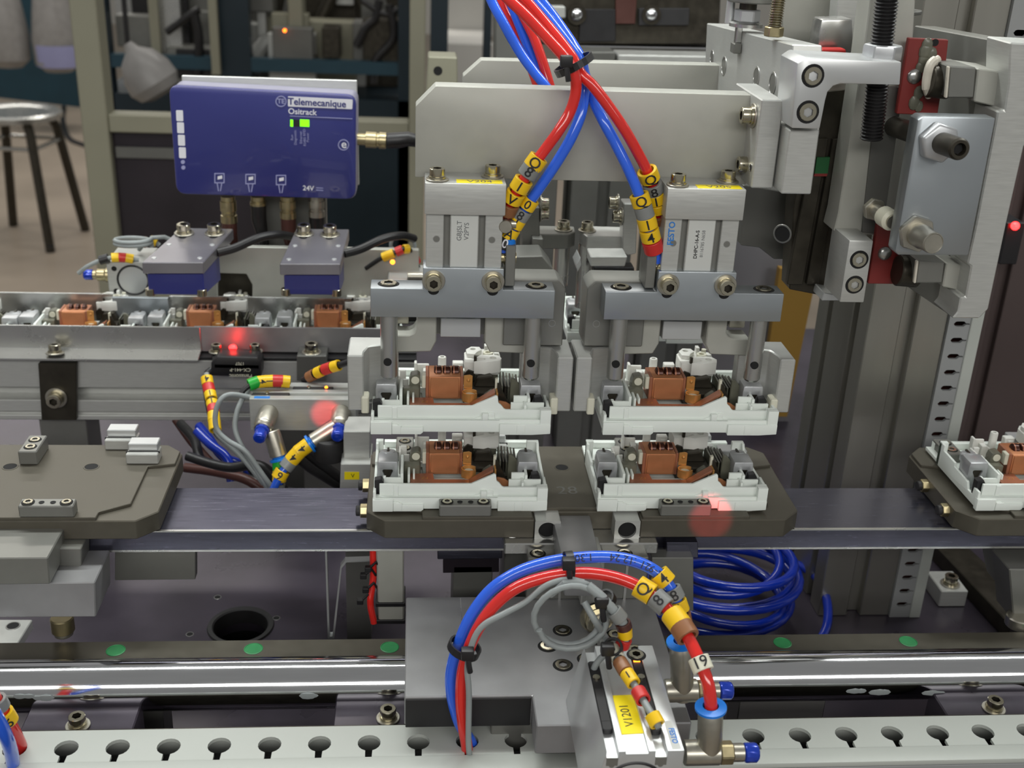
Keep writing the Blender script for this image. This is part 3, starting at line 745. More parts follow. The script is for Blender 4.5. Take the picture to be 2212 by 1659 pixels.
# ================================================================== gripper units
def make_gripper(xc, s, name, label, left):
    """front gripper unit: cap, cylinder body, cross bar, guide posts, jaws. s = +1: inner side to the right"""
    t = thing('gripper_unit', label, 'gripper', (xc, 510, -232))
    X = lambda d: xc + s * d
    def bxs(a, b, *r): return MB().box(min(X(a), X(b)), max(X(a), X(b)), *r)
    yf = 498
    # clamp plate: bar and raised tab in one piece
    o = [(-41.8, -183.6), (42, -183.6), (42, -169.8), (18.2, -169.8), (18.2, -159.8), (-18.2, -159.8), (-18.2, -169.8), (-41.8, -169.8)]
    MB().prism([(X(a), z) for a, z in o], 'y', yf, yf + 12.5).part('cross_bar', 'steel_blue', t, 0.45, 2)
    for d in (-33.8, 33.8): sunk(t, (X(d), yf + 6.4, -169.8), (0, 0, 1), 4.8)
    for d in (-13.4, 13.4):
        bolt(t, (X(d), yf, -165.8), (0, -1, 0), 3.5)
        MB().prism(rrect(X(d) - 2.6, X(d) + 2.6, -172.6, -165, 2.4), 'y', yf - 0.06, yf + 0.1).part('bolt_slot', 'hole_black', t)
    # cylinder body with two switch grooves in front
    g = []
    for gx in (-7.8, 7.8): g += [(gx - 1.4, yf + 2), (gx - 1.4, yf + 5), (gx + 1.4, yf + 5), (gx + 1.4, yf + 2)]
    sec = [(-17.0, yf + 2)] + g + [(17.0, yf + 2), (17.0, 522), (-17.0, 522)]
    body = MB().prism([(xc + a, y) for a, y in sec], 'z', -160.4, -135).part('cylinder_body', 'alu', t, 0.3)
    for gx in (-7.8, 7.8): MB().box(xc + gx - 1.35, xc + gx + 1.35, yf + 4.2, yf + 5.1, -160.2, -135.2).part('switch_groove', 'alu_dark', body)
    for gx in (-12.4, 12.4): hole(t, (xc + gx, yf + 2, -147), (0, -1, 0), 1.35, 'steel', 'alu_dark')
    cap = MB().box(xc - 17.8, xc + 17.8, yf - 0.6, 517.6, -135.2, -121.0).part('cap_block', 'alu', t, 0.5, 2)
    for d, y in ((-12.4, 502.5), (12.4, 511)): bolt(t, (xc + d, y, -121.0), (0, 0, 1), 3.4)
    # label on the cap
    lb = MB().box(xc - 4.0, xc + 16.2, yf + 0.2, yf + 6.8, -121.0, -120.9).part('name_label', 'label_yellow', t)
    text(lb, 'V204' if left else 'V205', 5.4, (xc + 6.2, yf + 3.4, -120.88), (1, 0, 0), (0, 1, 0), 'ink_grey')
    # name plate on the body
    pl = MB().box(xc - 5.9, xc + 5.9, yf + 1.9, yf + 2.05, -159.6, -135.6).part('type_plate', 'label_grey', t)
    if left:
        text(pl, 'GBJSLT', 3.0, (xc - 2.2, yf + 1.86, -143.0), (0, 0, 1), (-1, 0, 0), 'ink_grey')
        text(pl, 'V2PYS', 3.0, (xc + 1.0, yf + 1.86, -143.2), (0, 0, 1), (-1, 0, 0), 'ink_grey')
    else:
        text(pl, 'DHPC-16-A-S', 2.3, (xc - 1.6, yf + 1.86, -147.4), (0, 0, 1), (-1, 0, 0), 'ink', bold=0.05)
        text(pl, '8116785 N658', 2.1, (xc + 1.2, yf + 1.86, -147.0), (0, 0, 1), (-1, 0, 0), 'ink_grey')
        text(pl, 'FESTO', 3.9, (xc - 13.6, yf + 1.86, -142.4), (0, 0, 1), (-1, 0, 0), 'ink_blue', bold=0.08)
    # guide posts
    for d in (-33.6, 33.4):
        p = MB().lathe([(4.05, 0), (4.05, 31.5), (3.3, 32.6)], (X(d), yf + 6.6, -183.4), (0, 0, -1), 32).part('guide_post', 'steel', t)
        MB().cyl((X(d) - 0.6, yf + 2.2, -206.8), (X(d) - 0.6, yf + 3.4, -206.8), 1.9, n=20).part('cross_hole', 'hole_black', p)
    # dark back plate with chamfered inner corner
    o = [(-43, -222), (51, -222), (51, -174), (47, -168.6), (-43, -168.6)]
    MB().prism([(X(a), z) for a, z in [(20, -202), (48.5, -202), (48.5, -173), (45, -169.4), (20, -169.4)]], 'y', yf + 13, yf + 31).part('back_plate', 'alu_dark', t, 0.5)
    hole(t, (X(43), yf + 13, -190.5), (0, -1, 0), 1.5, 'steel', 'alu_dark')
    MB().prism([(X(a), y) for a, y in [(19.0, 501), (23.5, 501), (23.5, 517), (19, 517)]], 'z', -169, -150).part('stop_ear', 'alu_dark', t, 0.3)
    # gripper head between the jaws
    bxs(-12, 12, yf + 22, yf + 44, -200, -168.6).part('gripper_head', 'alu_dark', t, 0.4)
    bxs(-9.6, 9.6, yf + 18, yf + 30, -200, -190.5).part('head_ledge', 'alu_bright', t, 0.3)
    bxs(-10, 10, yf + 20.8, yf + 22, -189.5, -186).part('head_gap', 'hole_black', t)
    # jaws: L shaped finger plus the thick side cheek reaching forward around the part
    for sg in (-1, 1):
        f = [(11.5, -184), (21, -184), (21, -195), (22.2, -197.2), (24.4, -198.2), (33, -198.2), (33, -207), (14, -206.4), (11.5, -201)]
        j = MB().prism([(xc + sg * a, z) for a, z in f], 'y', yf + 15, yf + 28).part('jaw', 'alu_anod', t, 0.5)
        ck = [(29.5, 524), (29.5, 517), (43.4, 512), (45.4, 505), (45.4, 500), (52.8, 500), (52.8, 524)]
        MB().prism([(xc + sg * a, y) for a, y in ck], 'z', -231.5, -203.5).part('jaw_cheek', 'alu', t, 0.6)
        MB().box(*sorted((xc + sg * 43.0, xc + sg * 46.5)), 498.5, 506, -232.5, -224).part('grip_pad', 'ivory', t, 0.5)
        MB().box(*sorted((xc + sg * 24.6, xc + sg * 32.5)), 522, 530, -196, -190).part('jaw_bolt_head', 'nickel', t, 0.8, 2)
        MB().box(*sorted((xc + sg * 20, xc + sg * 34)), 530, 540, -198, -184).part('jaw_carrier', 'black', t, 0.4)
    return t
gripL = make_gripper(21.4, 1, 'l', 'left front gripper with yellow V204 label, clamped on two screws', True)
gripR = make_gripper(128.6, -1, 'r', 'right front gripper with yellow V205 label, clamped on two screws', False)
# side fittings of the gripper cylinders
def grip_fitting(parent, pts, name='push_in_fitting'): pass
for g, sx, (ax, ay), (bx_, by_) in ((gripL, 1, (1092, 490), (1098, 556)), (gripR, -1, (1420, 450), (1412, 575))):
    if sx == 1:
        p = PY(ax, ay, 500); o = MB().lathe([(3.0, 0), (3.0, 3), (2.7, 3.4), (0, 3.4)], p + Vector((0, 3, 0)), (0, -1, 0), 24, caps=False).part('fitting_swivel', 'nickel', g)
        MB().cyl(p + Vector((-4, 5, 0)), p + Vector((5, 5, 0)), 2.4).part('fitting_stem', 'nickel', g)
    p = PY(bx_, by_, 505)
    MB().cyl(p + Vector((-4 * sx, 0, 0)), p + Vector((3.5 * sx, 0, 0)), 2.6).part('fitting_stem', 'brass_dull', g)
    MB().lathe([(2.9, -2.6), (2.9, 2.6)], p, (0, -0.5, 1), 6).part('fitting_nut', 'brass_dull', g, 0.2)
    q = p + Vector((0.5 * sx, 1, 4)); MB().lathe([(3.0, 0), (3.0, 4.6), (2.6, 5.0)], q, (0.12 * -sx, 0, 1), 20).part('fitting_collar', 'collar_blue', g)

# ================================================================== rear grippers, seen between the front ones
def rear_gripper(px0, s, label):
    Y = 650
    P = lambda px, py, y=Y: PY(px, py, y)
    t = thing('rear_gripper', label, 'gripper', (P(px0, 600).x, Y, -235))
    return t, P
t, P = rear_gripper(1180, 1, 'rear gripper seen through the gap, beside the left front cylinder')
ppoly([(1127, 448), (1166, 448), (1166, 545), (1127, 556)], 628, 12).part('side_block', 'alu_dark', t, 0.5)
ppoly([(1150, 514), (1174, 516), (1174, 545), (1160, 556), (1150, 548)], 622, 8).part('sensor_ear', 'alu_dark', t, 0.5)
z = PY(1200, 506, 636).z
MB().prism(FZ([(1150, 506), (1228, 506), (1243, 500), (1240, 489), (1150, 487)], z), 'z', PY(1200, 538, 636).z, z).part('post_arm', 'alu_dark', t, 0.5)
p = PZ(1217, 497, z); bolt(t, p, (0, 0, 1), 3.5)
MB().cyl((p.x, p.y, PY(1215, 535, 636).z), (p.x, p.y, PY(1215, 625, 636).z), 4.4, n=28).part('guide_post', 'steel', t)
for a, b in ((440, 9), (462, 0)):
    q = PY(1166, a, 632); bolt(t, q, (1, 0, 0), 3.2)
ppoly([(1085, 555), (1172, 553), (1196, 584), (1196, 600), (1085, 600)], 600, 22).part('clamp_bar', 'alu_dark', t, 0.5)
p = PY(1143, 551, 610); MB().ball(p, 1.0, 10).part('orange_lamp', 'led_orange', t); MB().ball(p + Vector((1.8, 0, 0)), 0.8, 10).part('green_lamp', 'led_green', t)
t, P = rear_gripper(1330, -1, 'rear gripper seen through the gap, beside the right front cylinder')
ppoly([(1348, 440), (1378, 440), (1374, 548), (1356, 552), (1344, 545)], 628, 12).part('side_block', 'alu', t, 0.5)
z = PY(1300, 508, 636).z
MB().prism(FZ([(1268, 510), (1345, 512), (1345, 490), (1258, 488), (1252, 498)], z), 'z', PY(1300, 536, 636).z, z).part('post_arm', 'alu', t, 0.5)
p = PZ(1268, 499, z); bolt(t, p, (0, 0, 1), 3.5)
MB().cyl((p.x, p.y, PY(1262, 535, 636).z), (p.x, p.y, PY(1262, 672, 636).z), 4.4, n=28).part('guide_post', 'steel', t)
for a in (438, 468):
    q = PY(1344 - (8 if a < 450 else 0), a, 632); bolt(t, q, (-1, 0, 0), 3.4)
ppoly([(1276, 554), (1356, 554), (1350, 576), (1276, 576)], 606, 16).part('clamp_bar', 'alu', t, 0.5)
ppoly([(1244, 574), (1254, 556), (1256, 572), (1248, 588)], 606, 16).part('clamp_horn', 'alu_bright', t, 0.3)
ppoly([(1283, 578), (1370, 578), (1370, 605), (1283, 605)], 622, 10).part('clamp_jaw', 'black', t, 0.3)
p = PY(1224, 738, 640)
mech(p.x, 640, p.z, 'white switch mechanism glimpsed between the two front grippers')

# ================================================================== hoses into the grippers
tie_y = 503
Z3 = lambda l: [(860 + a / 2.765, b / 2.765, y) for a, b, y in l]
h1 = Z3([(610, -60, 528.4), (665, 0, 523.4), (770, 100, 516.4), (900, 240, 508.4), (990, 340, 503.4), (1048, 430, 500.4), (1062, 540, 501.4), (1030, 660, 502), (960, 780, 500), (880, 890, 500), (800, 1000, 500), (700, 1160, 502), (655, 1250, 505), (640, 1310, 507)])
h2 = Z3([(700, -60, 536.2), (760, 0, 531.2), (860, 115, 524.2), (960, 235, 515.2), (1040, 345, 508.2), (1090, 440, 505.2), (1160, 510, 503.2), (1250, 625, 502.2), (1350, 770, 501.2), (1430, 910, 502.2), (1490, 1030, 504.2), (1530, 1150, 508.2), (1548, 1260, 511.2), (1550, 1330, 514.2)])
h3 = Z3([(740, -80, 541.2), (800, 0, 537.2), (900, 115, 529.2), (1000, 245, 519.2), (1068, 345, 513.2), (1106, 440, 511.2), (1112, 540, 511.2), (1092, 680, 507), (1035, 820, 505), (960, 950, 505), (870, 1085, 505), (780, 1215, 506), (700, 1340, 507), (645, 1440, 507), (625, 1520, 506)])
h4 = Z3([(790, -80, 553), (850, 0, 548), (950, 130, 540), (1040, 260, 529), (1090, 350, 521), (1115, 450, 518), (1160, 585, 512.5), (1225, 720, 505), (1300, 860, 503), (1370, 1000, 501), (1430, 1140, 500), (1475, 1280, 500), (1505, 1400, 501), (1530, 1500, 503), (1545, 1560, 505)])
HP = {}
for k, (pts, m, lb) in enumerate(((h1, 'tube_red', 'red air hose looping from the black tie down to the left front gripper'), (h2, 'tube_red', 'red air hose running from the black tie down to the right front gripper'),
                                  (h3, 'tube_blue', 'blue air hose from the black tie to the left front gripper'), (h4, 'tube_blue', 'blue air hose from the black tie to the right front gripper'))):
    path = ppath(pts, 8); HP[k] = (hose('air_hose', lb, 'air hose', path, 2.45, m), path)
def zmk(k, zx, zy, col, ch=None, ln=5.6, r=4.4, **kw):
    marker(HP[k][0], HP[k][1], 860 + zx / 2.765, zy / 2.765, col, r, ln, ch, **kw)
zmk(0, 828, 975, 'mark_yellow', 'Q', flip=-1); zmk(0, 785, 1030, 'mark_grey', '8', flip=-1); zmk(0, 735, 1100, 'mark_yellow', '1', flip=-1); zmk(0, 695, 1170, 'mark_yellow', 'V', 5.0, flip=-1); zmk(0, 665, 1240, 'mark_brown', None, 5.5)
zmk(2, 775, 1220, 'mark_yellow', '0', 5, 3.9, flip=-1); zmk(2, 742, 1272, 'mark_grey', '8', 5, 3.9, flip=-1); zmk(2, 712, 1325, 'mark_yellow', '1', 5, 3.9, flip=-1); zmk(2, 670, 1395, 'mark_yellow', 'A', 5, 3.9, flip=-1); zmk(2, 640, 1455, 'black', '0', 5.6, 3.9, ink='ink_white', flip=-1)
zmk(1, 1486, 1045, 'mark_yellow', 'Q', 5.5, 4.6, flip=-1); zmk(1, 1515, 1115, 'mark_grey', '8', 5.2, 4.4, flip=-1); zmk(1, 1535, 1180, 'mark_yellow', '1', 5, 4.4, flip=-1); zmk(1, 1545, 1240, 'mark_yellow', None, 4.4, 4.4); zmk(1, 1550, 1300, 'mark_brown', None, 4.4, 4.4)
zmk(3, 1443, 1190, 'mark_yellow', 'Q', 5.5, 4.4, flip=-1); zmk(3, 1470, 1260, 'mark_grey', None, 5.5, 4.2); zmk(3, 1488, 1325, 'mark_yellow', '1', 5.4, 4.4, flip=-1); zmk(3, 1505, 1395, 'mark_yellow', '4', 5.6, 4.5, flip=-1); zmk(3, 1522, 1465, 'mark_red', None, 6, 4.6)
# hoses to the rear grippers, behind the front beam
for pts, m, lb in ((Z3([(540, -40, 600), (570, 30, 597), (625, 130, 592), (720, 300, 585), (805, 420, 578), (880, 515, 572), (940, 610, 570), (960, 760, 572)]), 'tube_blue', 'outermost left blue air hose going down behind the front beam'),
                   (Z3([(600, -40, 612), (630, 60, 608), (700, 190, 602), (770, 340, 594), (830, 500, 585), (870, 640, 580), (880, 760, 580)]), 'tube_red', 'dark red air hose just right of the leftmost blue hose'),
                   (Z3([(650, -40, 606), (690, 60, 602), (745, 200, 596), (810, 360, 588), (870, 490, 582), (930, 640, 580), (940, 760, 580)]), 'tube_blue', 'blue air hose between the two red hoses behind the front beam'),
                   (Z3([(690, -40, 600), (745, 90, 596), (805, 210, 590), (850, 330, 584), (905, 510, 578), (940, 640, 576), (960, 760, 576)]), 'tube_red', 'short red air hose on the right of the group behind the front beam')):
    hose('air_hose', lb, 'air hose', ppath(pts, 8), 2.5, m)
def tie(px, py, Y, axis, r, ry, label, knob):
    p = PY(px, py, Y); t = thing('cable_tie', label, 'cable tie', p)
    axis = Vector(axis).normalized(); u = axis.orthogonal().normalized()
    u = Vector((1, 0, 0)); u = (u - u.dot(axis) * axis).normalized(); v = axis.cross(u)
    ring = [p + u * (r * math.cos(2 * math.pi * i / 24)) + v * (ry * math.sin(2 * math.pi * i / 24)) for i in range(25)]
    b = MB()
    for i in range(24):
        a, c = ring[i], ring[i + 1]; oa = (a - p).normalized() * 0.8; oc = (c - p).normalized() * 0.8
        b.add([a - axis * 1.6, c - axis * 1.6, c + axis * 1.6, a + axis * 1.6, a - axis * 1.6 + oa, c - axis * 1.6 + oc, c + axis * 1.6 + oc, a + axis * 1.6 + oa],
              [(0, 1, 2, 3), (4, 7, 6, 5), (0, 4, 5, 1), (2, 6, 7, 3)])
    b.part('strap', 'black', t)
    k = PY(*knob); MB().box(k.x - 2.6, k.x + 2.6, k.y - 2, k.y + 2, k.z - 2.4, k.z + 2.4).part('lock_head', 'black', t, 0.6, 2)
    MB().tube([k, k + Vector((0.6, -1.5, -5)), k + Vector((1.2, -1.5, -8))], 1.2, 8).part('tail', 'black', t)
    return t
tie(860 + 1050 / 2.765, 385 / 2.765, 511, (-0.5, 0.1, 0.85), 8.2, 14.0, 'black cable tie bundling the red and blue hoses above the front beam', (860 + 1005 / 2.765, 366 / 2.765, 495))
# ================================================================== lower pneumatic cylinder
lc = thing('air_cylinder', 'silver compact air cylinder with yellow V1201 label, lying at the front', 'air cylinder', (82, 362, -318))
x0, x1, y0, y1, zt, zb = 64.8, 99.8, 330.5, 394.5, -290.0, -317.9
sec = [(x0, zb), (x1, zb), (x1, zt), (x1 - 6.2, zt), (x1 - 6.2, zt - 3.2), (x1 - 10.6, zt - 3.2), (x1 - 10.6, zt), (x1 - 13.2, zt), (x1 - 13.2, zt - 1.2), (x0 + 13.2, zt - 1.2), (x0 + 13.2, zt), (x0 + 10.6, zt), (x0 + 10.6, zt - 3.2), (x0 + 6.2, zt - 3.2), (x0 + 6.2, zt)]
cb = MB().prism(sec, 'y', y0, y1).part('cylinder_body', 'alu_bright', lc, 0.4, 2)
cxm = (x0 + x1) / 2
for gx in (x0 + 8.4, x1 - 8.4):
    MB().prism(rrect(gx - 2.2, gx + 2.2, y0 - 0.05, y0 + 0.3, 0.1), 'z', zt - 6.5, zt - 3.0).part('groove_mouth', 'alu_dark', lc)
    MB().lathe([(1.0, 0), (1.0, 0.4)], (gx, y0 - 0.1, zt - 6.4), (0, 1, 0), 16).part('groove_end', 'alu_dark', lc)
MB().lathe([(10.6, 0), (11.4, -0.3), (11.8, 0), (11.4, 0.5)], (cxm, y0 - 0.2, -306.5), (0, 1, 0), 40, caps=False).part('retaining_ring', 'black', lc)
MB().lathe([(10.4, 0), (10.2, 0.6), (0, 0.6)], (cxm, y0 - 0.15, -306.5), (0, 1, 0), 40, caps=False).part('end_cap', 'alu', lc)
for px, py in ((1375, 1397), (1376, 1412)):
    pass
sunk(lc, (x1 - 8, 388, zt), (0, 0, 1), 3.9)
lb = MB().prism(FZ([(1317, 1503), (1367, 1501), (1391, 1584), (1335, 1587)], zt - 1.1), 'z', zt - 1.15, zt - 1.0).part('name_label', 'label_yellow', lc)
p = PZ(1354, 1545, zt - 0.98)
text(lb, 'V1201', 5.0, p, (-0.05, 1, 0), (-1, -0.05, 0), 'ink')
p = PZ(1454, 1589, zt + 0.03)
pl = MB().prism(FZ([(1434, 1558), (1449, 1556), (1472, 1618), (1452, 1620)], zt), 'z', zt - 0.05, zt + 0.02).part('type_plate', 'label_grey', lc)
text(pl, 'FESTO', 3.0, p + Vector((0, 0, 0.02)), (0, -1, 0), (1, 0, 0), 'ink_blue', bold=0.1)
for k, (gx, ya, yb) in enumerate(((x0 + 8.4, 343, 385), (x1 - 8.4, 342, 388))):
    sw = MB().prism(rrect(gx - 2.0, gx + 2.0, ya, yb, 1.2), 'z', zt - 2.8, zt - 0.4).part('proximity_switch', 'black', lc, 0.3)
    MB().cyl((gx, yb - 11 if k == 0 else yb - 14, zt - 0.5), (gx, yb - 11 if k == 0 else yb - 14, zt + 0.2), 1.5, n=14).part('clamp_screw', 'bolt', sw)
    MB().box(gx - 1.7, gx + 1.7, ya + 5, yb - 18, zt - 0.45, zt - 0.3).part('switch_print', 'rubber', sw)
    if k: MB().box(gx - 1.3, gx + 1.3, yb - 4.2, yb - 1.8, zt - 0.6, zt - 0.1).part('switch_lamp', 'led_orange', sw)
# right-hand fittings with blue knobs
def flow_fitting(name_pts, label):
    (ax, ay, Y), hexpx, knobpx, (vx, vy), colpx, rb = name_pts
    a = PY(ax, ay, Y)
    t = thing('flow_control_fitting', label, 'air fitting', (a.x, Y, a.z - 6))
    h = PY(hexpx, ay, Y); k = PY(knobpx, ay, Y)
    MB().lathe([(rb * 0.96, 0), (rb, 0.6), (rb, (h - a).length - 0.4), (rb * 0.94, (h - a).length)], a, (1, 0, 0), 28).part('barrel', 'nickel', t)
    MB().lathe([(rb * 0.96, 0), (rb * 0.96, 5.4)], h, (1, 0, 0), 6).part('hex_nut', 'brass_dull', t, 0.5)
    MB().lathe([(rb * 0.72, 0), (rb * 0.72, (k - h).length)], h, (1, 0, 0), 18).part('lock_collar', 'nickel', t, 0.3)
    MB().lathe([(rb * 0.6, 0), (rb * 0.78, 0.5), (rb * 0.78, 5), (rb * 0.55, 6)], k, (1, 0, 0), 12).part('adjusting_knob', 'knob_blue', t, 0.25)
    v = PY(vx, vy, Y); c = PY(colpx[0], colpx[1], Y)
    d = (c - v)
    MB().lathe([(rb * 0.85, -rb), (rb * 0.98, 1), (rb * 0.98, d.length - 2), (rb * 0.8, d.length)], v, d, 28).part('swivel_body', 'nickel', t)
    MB().lathe([(rb * 0.7, 0), (rb * 0.7, 1.2), (rb * 1.22, 1.6), (rb * 1.22, 2.6), (rb * 0.62, 3.0), (rb * 0.6, 1.5)], c, d, 28, caps=False).part('release_collar', 'collar_blue', t)
    return t
flow_fitting(((1478, 1626, 350), 1553, 1606, (1533, 1610), (1535, 1538), 5.0), 'nickel elbow fitting with blue knob at the front end of the lower cylinder')
flow_fitting(((1436, 1492, 388), 1505, 1553, (1474, 1486), (1471, 1396), 4.9), 'nickel elbow fitting with blue knob at the far end of the lower cylinder')
# ---------------------------------------------------------------- hoses and cables of the lower cylinder
Q = lambda l: ppath(l, 10)
pb_ = Q([(1024, 1640, 396), (1018, 1605, 396), (992, 1560, 396), (976, 1500, 396), (975, 1450, 396), (990, 1395, 396), (1018, 1330, 398), (1060, 1275, 400), (1115, 1238, 401), (1175, 1217, 402), (1240, 1206, 402), (1310, 1203, 401), (1365, 1211, 399), (1410, 1230, 396), (1440, 1258, 393), (1462, 1300, 390), (1474, 1345, 388), (1472, 1385, 388)])
hb = hose('air_hose', 'blue air hose arching over the lower cylinder, with printed numbers', 'air hose', pb_, 2.55, 'tube_blue')
pr_ = Q([(1012, 1655, 392), (1008, 1610, 391), (1000, 1560, 391), (996, 1500, 391), (1002, 1440, 391), (1024, 1375, 392), (1062, 1315, 394), (1115, 1270, 395), (1180, 1247, 396), (1250, 1238, 396), (1310, 1243, 394), (1365, 1260, 390), (1410, 1287, 385), (1450, 1325, 378), (1485, 1375, 368), (1512, 1430, 359), (1530, 1480, 353), (1537, 1535, 350)])
hr = hose('air_hose', 'red air hose arching over the lower cylinder into its front fitting', 'air hose', pr_, 2.55, 'tube_red')
pg_ = Q([(1016, 1650, 388.5), (1012, 1600, 386.5), (1013, 1500, 386), (1010, 1440, 386), (1022, 1385, 387), (1045, 1350, 388), (1090, 1325, 389), (1135, 1300, 391), (1180, 1265, 392), (1225, 1252, 391), (1262, 1258, 389)])
hose('sensor_cable', 'thin grey sensor cable running beside the arched hoses into the duct', 'cable', pg_, 1.25, 'cable_grey')
pts = []
c0 = PY(1236, 1330, 386)
for i in range(46):
    a = math.radians(200 - i * 16)
    r = 14.2 + 1.4 * math.sin(i * 0.35)
    pts.append(c0 + Vector((r * math.cos(a), -0.12 * i + 3, 14.6 * math.sin(a) * 1.0)))
st = PY(1196, 1296, 389)
hose('sensor_cable', 'grey sensor cable coiled in a loop above the lower cylinder', 'cable', [PY(1215, 1266, 390), PY(1190, 1285, 390)] + pts[6:], 1.25, 'cable_grey')
pc2 = spline([PY(1262, 1300, 384), PY(1285, 1340, 380), PZ(1305, 1372, -279), PZ(1325, 1405, -280), PZ(1345, 1440, -281), PZ(1372, 1482, -283), PZ(1395, 1522, -284), PZ(1412, 1550, -285), PZ(1424, 1572, -287)], 10)
h_ = hose('marker_cable', 'grey cable with coloured marker sleeves hanging over the V1201 label', 'cable', pc2, 1.4, 'cable_grey')
for px, py, c, ch, L, r in ((1330, 1412, 'mark_white', '6', 6, 2.9), (1343, 1440, 'mark_brown', None, 6, 3.0), (1358, 1470, 'mark_yellow', '1', 6, 2.9), (1376, 1505, 'mark_red', None, 5.5, 3.0), (1414, 1556, 'mark_yellow', None, 4.5, 3.0)):
    marker(h_, pc2, px, py, c, r, L, ch, flip=-1)
pc3 = Q([(1270, 1265, 386), (1300, 1290, 383), (1325, 1318, 381), (1345, 1345, 380), (1350, 1375, 380), (1340, 1400, 380), (1318, 1425, 378)])
h_ = hose('marker_cable', 'short pinkish cable with yellow and red markers below the arched red hose', 'cable', pc3, 2.0, 'cable_grey')
for px, py, c, L, r in ((1335, 1330, 'mark_grey', 5, 3.2), (1347, 1352, 'cable_brown', 3, 3.2), (1350, 1366, 'mark_yellow', 4, 3.0), (1345, 1388, 'mark_red', 4, 3.0)):
    marker(h_, pc3, px, py, c, r, L)
pc4 = Q([(1318, 1405, 381), (1295, 1425, 380), (1283, 1445, 380), (1280, 1475, 382), (1282, 1490, 383.5)])
hose('switch_lead', 'short grey lead bending into the left proximity switch of the lower cylinder', 'cable', pc4, 1.3, 'cable_grey')
tie(1325, 1398, 376, (0.3, 0.6, -0.7), 3.0, 3.0, 'small black cable tie on the marker cable above the V1201 label', (1312, 1402, 373))
tie(1308, 1295, 385, (0.5, 0.3, -0.8), 3.4, 3.2, 'small black cable tie below the crown of the arched hoses', (1300, 1300, 382))
tie(1228, 1222, 398, (1, 0.1, 0.05), 4.6, 6.6, 'black cable tie at the crown of the arched blue and red hoses', (1228, 1217, 392))
tie(1003, 1400, 393, (0.35, 0, 1), 6.2, 6.0, 'black cable tie low on the left side of the arched hoses', (1010, 1412, 384))
for px, py, c, ch, L, r in ((1428, 1250, 'mark_yellow', '4', 5.5, 4.3), (1450, 1282, 'mark_grey', '8', 5, 4.2), (1463, 1308, 'mark_yellow', '1', 5, 4.1), (1472, 1335, 'mark_brown', None, 5, 4.1)):
    marker(hb, pb_, px, py, c, r, L, ch, flip=-1)
for px, py, c, ch, L, r in ((1392, 1275, 'mark_yellow', 'Q', 7, 4.6), (1425, 1302, 'mark_grey', '8', 6.5, 4.4), (1458, 1338, 'mark_yellow', None, 7, 4.8), (1488, 1362, 'mark_brown', None, 6, 4.8), (1516, 1437, 'mark_white', '19', 5.5, 4.2)):
    marker(hr, pr_, px, py, c, r, L, ch, flip=-1)
for s_, px, py in (('1.30', 1262, 1215), ('24', 1328, 1211), (':12', 1358, 1214), ('21', 1390, 1224), ('12-9', 1420, 1240)):
    p, tg = nearest(pb_, px, py); vw = (-p).normalized(); nn = (vw - vw.dot(tg) * tg).normalized()
    o = text(hb, s_, 4.4, p + nn * 2.62, tg * -1, nn.cross(tg * -1), 'ink', name='printed_number')

# ================================================================== hose bundle at the left bottom corner
for k, (pts, m, lb) in enumerate((([(-60, 1480, 366), (-20, 1530, 366), (8, 1580, 370), (24, 1625, 380), (30, 1665, 391)], 'tube_blue', 'blue air hose at the bottom left corner'),
                                  ([(-40, 1450, 388), (-5, 1520, 390), (22, 1565, 392), (42, 1605, 397), (52, 1640, 401)], 'tube_red', 'red air hose at the bottom left corner'))):
    path = ppath(pts); t = hose('air_hose', lb, 'air hose', path, 2.7, m)
    if k: marker(t, path, 12, 1548, 'mark_yellow', 4.2, 6, '9'); marker(t, path, -2, 1520, 'mark_grey', 4.2, 5)

# ================================================================== left lift carriage below the pallet
lk = thing('lift_carriage', 'stacked grey steel blocks of a lift carriage under the left pallet', 'carriage', (-190, 480, -400))
ppoly([(-60, 1262), (205, 1258), (207, 1333), (-60, 1335)], 462, 28).part('lower_block', 'steel_grey', lk, 0.5)
ppoly([(-60, 1206), (103, 1205), (108, 1262), (-60, 1264)], 458, 32).part('upper_block', 'alu_dark', lk, 0.5)
ppoly([(103, 1185), (175, 1185), (175, 1225), (103, 1222)], 476, 15).part('pin_block', 'alu_dark', lk, 0.4)
ppoly([(-60, 1183), (112, 1183), (112, 1206), (-60, 1206)], 478, 13).part('riser', 'dark_steel', lk, 0.5)
ppoly([(248, 1188), (422, 1187), (422, 1252), (248, 1254)], 505, 6).part('apron_plate', 'alu_dark', lk, 0.3)
MB().prism(FZ([(-60, 1338), (70, 1338), (35, 1395), (-60, 1400)], -398), 'z', -404, -398).part('foot_plate', 'alu', lk, 0.5)
hole(lk, PZ(28, 1352, -397.9), (0, 0, 1), 3.4, 'steel')
p = PY(133, 1333, 476); MB().cyl(p, p - Vector((0, 0, 8)), 5.4).part('round_nut', 'brass_dull', lk, 0.6)
p = p - Vector((0, 0, 8)); MB().cyl(p, p - Vector((0, 0, 2)), 4.4).part('nut_face', 'nickel', lk, 0.3)
